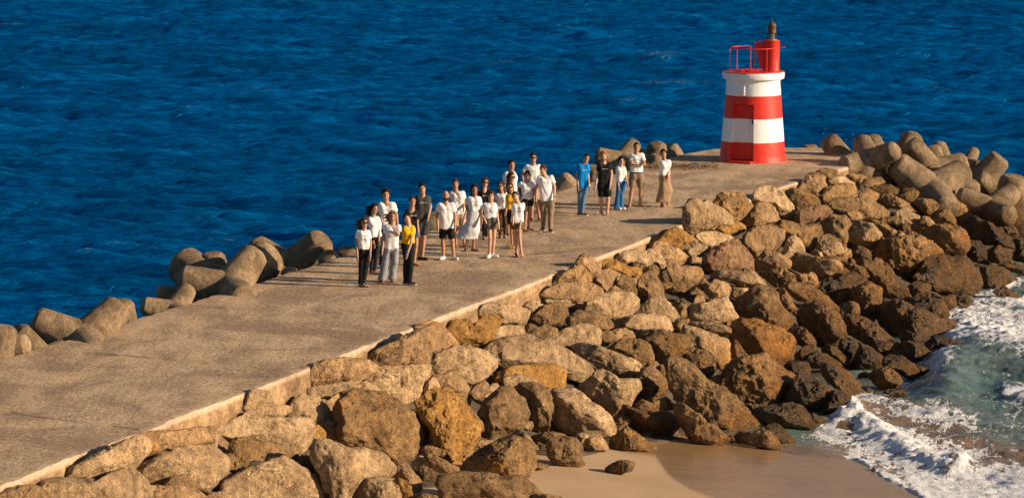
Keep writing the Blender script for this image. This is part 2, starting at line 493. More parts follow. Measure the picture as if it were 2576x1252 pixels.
def sea_mat():
    n = NT('sea_water'); w = n.co(world=True)
    a = n.noise(n.co(world=True, scale=(0.36, 1, 1)), 3.0, 8, 0.68, 0.4)
    b = n.noise(n.co(world=True, scale=(0.3, 1, 1)), 0.8, 6, 0.62, 0.7)
    c = n.noise(n.co(world=True, scale=(0.25, 1, 1)), 0.045, 3)
    col_ = n.ramp(c, [(0.35, (0.0, 0.084, 0.27)), (0.65, (0.0, 0.106, 0.35))])
    rp = n.math('ADD', n.math('MULTIPLY', b, 0.6), n.math('MULTIPLY', a, 0.4))
    col_ = n.mix(1.0, col_, n.ramp(rp, [(0.38, (0.4, 0.36, 0.42)), (0.5, (1.0, 1.0, 1.0)), (0.62, (1.8, 2.1, 1.8))]), 'MULTIPLY')  # ripple highlights and shade painted into the water colour, following the bump noise
    cap = n.math('MULTIPLY', n.attr('cap'), n.mr(n.noise(w, 5, 6, 0.7), 0.5, 0.6))
    nrm = n.bump(a, 1.0, 0.3, n.bump(b, 1.0, 1.1))
    n.P(color=n.mix(cap, col_, (0.35, 0.5, 0.6)), rough=0.6, spec=0.0, normal=nrm)
    # the surface mirrors the sky only weakly and bluish, as through a polariser
    gl = n.t.nodes.new('ShaderNodeBsdfGlossy'); gl.inputs['Roughness'].default_value = 0.3
    gl.inputs['Color'].default_value = (0.012, 0.46, 0.92, 1); n.L(nrm, gl.inputs['Normal'])
    lw = n.t.nodes.new('ShaderNodeFresnel'); lw.inputs['IOR'].default_value = 1.33; n.L(nrm, lw.inputs['Normal'])
    mx = n.t.nodes.new('ShaderNodeMixShader')
    n.L(n.mr(lw.outputs[0], 0.04, 0.46, 0.0, 1.0), mx.inputs[0]); n.L(n.b.outputs[0], mx.inputs[1]); n.L(gl.outputs[0], mx.inputs[2])
    n.L(mx.outputs[0], n.out.inputs[0])
    return n.m
yy = np.concatenate([np.arange(56, 130, 0.15), np.arange(130, 330, 0.32), np.geomspace(330, 5000, 60)])
xx = np.concatenate([-np.geomspace(3000, 62, 40), np.arange(-60, 60, 0.22), np.geomspace(62, 3000, 40)])
SX, SY = np.meshgrid(xx, yy)
fade = (1 - sstep(250, 700, SY)) * (1 - sstep(55, 200, np.abs(SX)))
AMP = 0.165
h1 = osample(OH, SX, SY) ; d1 = osample(ODX, SX, SY); d2 = osample(ODY, SX, SY)
h2 = osample(OH, SX * 2.7 + 40, SY * 2.7 + 13)
ZS = SEA + AMP * fade * (h1 + 0.4 * h2)
PX_ = SX + 0.9 * AMP * fade * d1; PY_ = SY + 0.9 * AMP * fade * d2
# keep the open sea out of the surf side of the breakwater
side = s_right(SX, SY) > 0.5
ZS = np.where(side & (SY < 104) & (SX < 40), SEA - 1.6, ZS)
me = mesh_from('sea', np.stack([PX_, PY_, ZS], -1).reshape(-1, 3), grid_faces(*SX.shape), sea_mat())
cap = sstep(3.0, 3.7, h1 + 0.5 * h2).ravel() * 0.6
at = me.attributes.new('cap', 'FLOAT', 'POINT'); at.data.foreach_set('value', cap.astype(np.float32))
struct('sea', me)

# ---- surf on the beach side
def e_(pts, t='E'): return np.array([tpx(t, x, y) for x, y in pts])
def dpoly(qx, qy, pts, asp=1.0):
    best = np.full(qx.shape, 1e9)
    for (ax, ay), (bx_, by_) in zip(pts[:-1], pts[1:]):
        vx, vy = bx_ - ax, (by_ - ay) * asp
        wx, wy = qx - ax, (qy - ay) * asp
        t = np.clip((wx * vx + wy * vy) / (vx * vx + vy * vy + 1e-9), 0, 1)
        best = np.minimum(best, np.hypot(wx - t * vx, wy - t * vy))
    return best
fx = np.arange(1.0, 21.5, 0.045)
fy = np.arange(56.0, 106.0, 0.075)
UX, UY = np.meshgrid(fx, fy)
qx, qy, _ = to_px(np.stack([UX, UY, UX * 0 + SEA + 0.05], -1).reshape(-1, 3))
qx = qx.reshape(UX.shape); qy = qy.reshape(UX.shape)
up = np.stack([UX, UY, UX * 0], -1)
nz1 = fbm(up * 1.1, 4); nz2 = fbm(up * 4.0 + 7, 4, 0.6)
wv = 22 * fbm(up * 0.6 + 3, 3)                      # wanders the traced lines a little
def band(pts, w, asp=1.0, t='E'): return np.exp(-(dpoly(qx + wv * 0.6, qy + wv * 0.35, e_(pts, t), asp) / w) ** 2)
breaker = band([(1190, 640), (1290, 650), (1420, 730), (1560, 810), (1700, 880), (1850, 950), (2000, 985), (2080, 980)], 24)
break2 = band([(1190, 520), (1280, 590)], 20)
toe = band([(1270, 945), (1400, 1010), (1490, 1090), (1600, 1140), (1700, 1195), (1800, 1250), (1900, 1330)], 10)
lace = band([(1150, 760), (1330, 850), (1480, 930), (1650, 1050), (1850, 1120), (2100, 1130), (2400, 1120), (2600, 1150)], 44)
lace2 = band([(1750, 1220), (2000, 1240), (2300, 1230), (2600, 1240)], 46)
lace3 = band([(1350, 480), (1550, 500), (1800, 590), (2050, 640), (2200, 660)], 20) * 0.75 + band([(1550, 600), (1750, 640), (2000, 700)], 12) * 0.5
backf = band([(1500, 740), (1750, 800), (2000, 870), (2250, 920)], 22) * 0.5
crest = band([(2060, 30), (2180, 60), (2300, 130), (2420, 180), (2600, 230)], 30)
crest_b = band([(2150, -60), (2350, 20), (2600, 60)], 28)
streak = band([(1450, 620), (1800, 700), (2100, 800), (2600, 880)], 90) * 0.32 + band([(2250, 330), (2400, 520), (2500, 640)], 50) * 0.2
rockf = band([(1640, 400), (1800, 380), (1950, 320), (2050, 250)], 20) * 0.7 + band([(1830, 240), (1980, 260)], 16) + band([(1020, 360), (1110, 400), (1200, 450), (1300, 500)], 9)
right = band([(2460, 470), (2600, 500)], 26)
up1 = band([(2040, 960), (2120, 960), (2250, 930), (2400, 950), (2574, 920)], 22, 1, 'D') + band([(2040, 1180), (2200, 1160), (2400, 1180), (2600, 1140)], 36, 1, 'D') + band([(2170, 880), (2300, 870), (2440, 800), (2600, 760)], 12, 1, 'D') + 0.75 * band([(2050, 1080), (2300, 1050), (2600, 1060)], 26, 1, 'D')
calm_r = band([(1020, 770), (1150, 740), (900, 770)], 14) * 0.7
foam = np.clip(1.25 * breaker + break2 + 0.9 * toe + 0.95 * lace + 0.95 * lace2 + 0.95 * lace3 + 0.95 * backf + streak + 1.25 * crest + crest_b + rockf + right + up1 + calm_r, 0, 1.6)
foam = foam * (0.82 + 0.45 * nz1) + 0.10
# beyond the swash front there is only sand: thin film ends there
front = e_([(300, 880), (560, 885), (700, 930), (880, 960), (1270, 960), (1400, 1020), (1490, 1100), (1600, 1150), (1700, 1200), (1760, 1245), (1900, 1340), (2100, 1500)])
yf = np.interp(qx + wv * 0.5, front[:, 0], front[:, 1])
dfront = (yf + wv * 0.25 - qy)                       # >0: water
film = sstep(-2, 5, dfront)
sandy = np.clip(band([(1350, 560), (1550, 640), (1800, 760), (2000, 850), (2300, 980), (2574, 1000)], 62) * 1.25 + lace * 0.9 + lace2 + toe + sstep(0, 60, 60 - dfront), 0, 1)
sandy = np.clip(sandy * 1.1 + 0.25 * nz1, 0, 1)
bz = beach_z(UX, UY) + 0.05 * fbm(np.stack([UX, UY, UX * 0], -1) * 0.35, 3)
lump1 = np.abs(nz2)
z = SEA + 0.045 * osample(OH, UX * 1.6, UY * 1.6) + 0.03 * osample(OH, UX * 5, UY * 5)
z = np.maximum(z * 1.0, bz + 0.03 + 0.012 * nz2)
bigw = band([(2000, 330), (2200, 260), (2400, 250), (2650, 280)], 62)      # the swell standing up behind the swash
z = z + 0.55 * bigw * sstep(6, 12, UX)
fl = np.clip(foam, 0, 1.2)
z = z + 0.24 * breaker * (0.85 + 0.4 * nz2) + 0.16 * crest * (0.8 + 0.3 * nz2) + 0.08 * crest_b * (0.8 + nz2) + 0.13 * right + 0.035 * toe * (0.6 + 1.6 * nz2) + 0.025 * fl * nz2 + 0.16 * break2 * (1 + nz2) + 0.05 * np.clip(up1, 0, 1) * (0.6 + nz2)
z = np.where(film > 0.02, z, bz - 0.05)
z = z * film + (bz - 0.03) * (1 - film)
def surf_mat():
    n = NT('surf_water'); w = n.co(world=True)
    fo = n.attr('foam'); sd = n.attr('sandy')
    an = n.co(world=True, scale=(1, 0.55, 1))
    lac = n.noise(an, 2.6, 9, 0.68, 1.1)
    ridg = n.math('ABSOLUTE', n.math('SUBTRACT', n.noise(an, 3.4, 6, 0.62, 0.8), 0.5))
    ridg = n.math('SUBTRACT', 0.32, n.math('MULTIPLY', ridg, 3.2))
    wob_ = n.vm('ADD', an, n.vm('SCALE', (1.0, 1.0, 1.0), n.math('MULTIPLY', n.noise(an, 2.2, 4), 0.9)))
    e1 = n.voro(wob_, 1.9, 'DISTANCE_TO_EDGE'); e2 = n.voro(wob_, 5.5, 'DISTANCE_TO_EDGE')
    ridg = n.math('ADD', n.math('SUBTRACT', 0.28, n.math('MULTIPLY', e1, 1.5)), n.math('SUBTRACT', 0.13, n.math('MULTIPLY', e2, 1.3)))
    th = n.math('ADD', n.math('MULTIPLY', fo, 0.95), n.math('ADD', n.math('MULTIPLY', n.math('SUBTRACT', lac, 0.5), 1.9), n.math('MULTIPLY', ridg, 1.0)))
    mask = n.mr(th, 0.62, 0.92)
    green = n.ramp(n.noise(an, 0.7, 5), [(0.3, (0.09, 0.145, 0.13)), (0.7, (0.16, 0.23, 0.20))])
    brown = n.ramp(n.noise(an, 0.9, 5), [(0.3, (0.15, 0.10, 0.06)), (0.7, (0.27, 0.18, 0.11))])
    base = n.mix(sd, green, brown)
    fc = n.ramp(n.noise(w, 9, 6, 0.7), [(0.3, (0.5, 0.52, 0.53)), (0.6, (0.82, 0.83, 0.84))])
    n.P(color=n.mix(mask, base, fc), rough=n.mr(mask, 0, 1, 0.1, 0.8), ior=1.33,
        normal=n.bump(n.noise(an, 5, 6, 0.65), 0.5, 0.08, n.bump(n.math('MULTIPLY', mask, n.noise(w, 7, 6, 0.7)), 0.6, 0.06)))
    return n.m
VV = np.stack([UX, UY, z], -1).reshape(-1, 3)
FF = grid_faces(*UX.shape)
keep = (film.ravel()[FF].max(1) > 0.03)
me = mesh_from('surf', VV, FF[keep], surf_mat())
for nm, a in (('foam', foam), ('sandy', sandy)):
    at = me.attributes.new(nm, 'FLOAT', 'POINT'); at.data.foreach_set('value', a.ravel().astype(np.float32))
struct('surf', me)
# ================================================================== BOULDERS
def rock_mat(name, dark, mid, light, stain, stain_amt, bstr=0.55, wet_bias=0.0):
    n = NT(name); o = n.co(rnd=True)
    a = n.noise(o, 1.6, 7, 0.62, 0.4); b = n.noise(o, 5.5, 8, 0.7); f = n.noise(o, 22, 6, 0.7)
    pit = n.voro(n.vm('ADD', o, n.vm('SCALE', (1, 1, 1), n.math('MULTIPLY', b, 0.25))), 5.0)
    c = n.ramp(a, [(0.28, dark), (0.5, mid), (0.72, light)])
    st = n.mr(n.math('ADD', n.noise(o, 1.1, 5, 0.6, 0.6), n.math('MULTIPLY', n.math('SUBTRACT', b, 0.5), 0.35)), 0.62 - stain_amt, 0.72 - stain_amt)
    c = n.mix(n.math('MULTIPLY', st, 0.85), c, stain)
    c = n.mix(0.85, c, n.ramp(b, [(0.3, 0.16), (0.5, 0.46), (0.7, 0.76)]), 'OVERLAY')
    c = n.mix(0.35, c, n.ramp(f, [(0.3, 0.2), (0.7, 0.8)]), 'OVERLAY')
    crv = n.voro(n.vm('ADD', o, n.vm('SCALE', (1, 1, 1), n.math('MULTIPLY', a, 1.6))), 1.3, 'DISTANCE_TO_EDGE')
    crk = n.math('MULTIPLY', n.mr(crv, 0.0, 0.03, 1.0, 0.0), n.mr(n.noise(o, 1.7, 3), 0.45, 0.6))
    c = n.mix(n.math('MULTIPLY', crk, 0.7), c, tuple(v * 0.25 for v in dark))
    c = n.mix(n.mr(pit, 0.02, 0.13, 0.5, 0.0), c, tuple(v * 0.3 for v in dark))
    c = n.mix(1.0, c, (1.22, 1.03, 0.78), 'MULTIPLY')
    hsv = n.t.nodes.new('ShaderNodeHueSaturation'); hsv.inputs['Saturation'].default_value = 1.0
    n.set(hsv.inputs['Value'], n.math('ADD', n.math('MULTIPLY', n.oi.outputs['Random'], 0.34), 0.83)); n.L(c, hsv.inputs['Color']); c = hsv.outputs[0]
    # tide line: wet, weed-dark and glossy below it
    zz = n.sep(n.geo.outputs['Position'])[2]
    zz = n.math('ADD', zz, n.math('MULTIPLY', n.math('SUBTRACT', n.noise(n.co(world=True), 0.9, 5, 0.6), 0.5), 1.5))
    xx_ = n.sep(n.geo.outputs['Position'])
    # the waves reach higher towards the open end of the breakwater
    reach = n.mr(xx_[1], 66, 84, -0.9, 0.35, smooth=False)
    wet = n.mr(n.math('SUBTRACT', zz, reach), -2.25 + wet_bias, -1.35 + wet_bias, 1.0, 0.0)
    wetc = n.mix(1.0, c, (0.82, 0.62, 0.30), 'MULTIPLY')
    c = n.mix(wet, c, wetc)
    weed = n.mr(n.math('SUBTRACT', zz, reach), -2.75 + wet_bias, -2.1 + wet_bias, 0.42, 0.0)
    c = n.mix(weed, c, (0.035, 0.025, 0.009))
    h = n.math('ADD', n.math('SUBTRACT', n.math('MULTIPLY', b, 1.0), n.math('MULTIPLY', crk, 0.5)), n.math('MULTIPLY', n.mr(pit, 0.0, 0.2, 0, 1), 0.3))
    n.P(color=c, rough=n.mr(wet, 0, 1, 0.88, 0.42), spec=n.mr(wet, 0, 1, 0.25, 0.5), normal=n.bump(f, 0.7, 0.025, n.bump(h, bstr + 0.2, 0.14)))
    return n.m
RM = {
 'p': rock_mat('limestone_pale', (0.24, 0.185, 0.125), (0.41, 0.325, 0.23), (0.55, 0.45, 0.335), (0.42, 0.25, 0.10), -0.05),
 't': rock_mat('limestone_tan', (0.20, 0.145, 0.095), (0.35, 0.255, 0.165), (0.46, 0.34, 0.225), (0.40, 0.23, 0.08), 0.0),
 'm': rock_mat('limestone_stained', (0.18, 0.125, 0.07), (0.34, 0.24, 0.135), (0.48, 0.355, 0.22), (0.40, 0.23, 0.06), 0.05, 0.75),
 'o': rock_mat('ochre_stone', (0.22, 0.14, 0.055), (0.40, 0.25, 0.09), (0.50, 0.33, 0.14), (0.34, 0.20, 0.07), 0.05, 0.7),
 'b': rock_mat('brown_stone', (0.15, 0.11, 0.065), (0.28, 0.205, 0.125), (0.40, 0.30, 0.19), (0.31, 0.19, 0.07), 0.0, 0.8),
 'd': rock_mat('dark_stone', (0.07, 0.05, 0.025), (0.14, 0.10, 0.048), (0.22, 0.16, 0.08), (0.17, 0.11, 0.035), 0.0, 0.8),
 'r': rock_mat('reddish_stone', (0.17, 0.115, 0.08), (0.30, 0.205, 0.145), (0.40, 0.29, 0.20), (0.30, 0.155, 0.10), 0.05, 0.8),
 'w': rock_mat('wet_stone', (0.08, 0.056, 0.02), (0.20, 0.14, 0.05), (0.32, 0.225, 0.085), (0.32, 0.20, 0.05), 0.05, 0.75, 0.9),
}
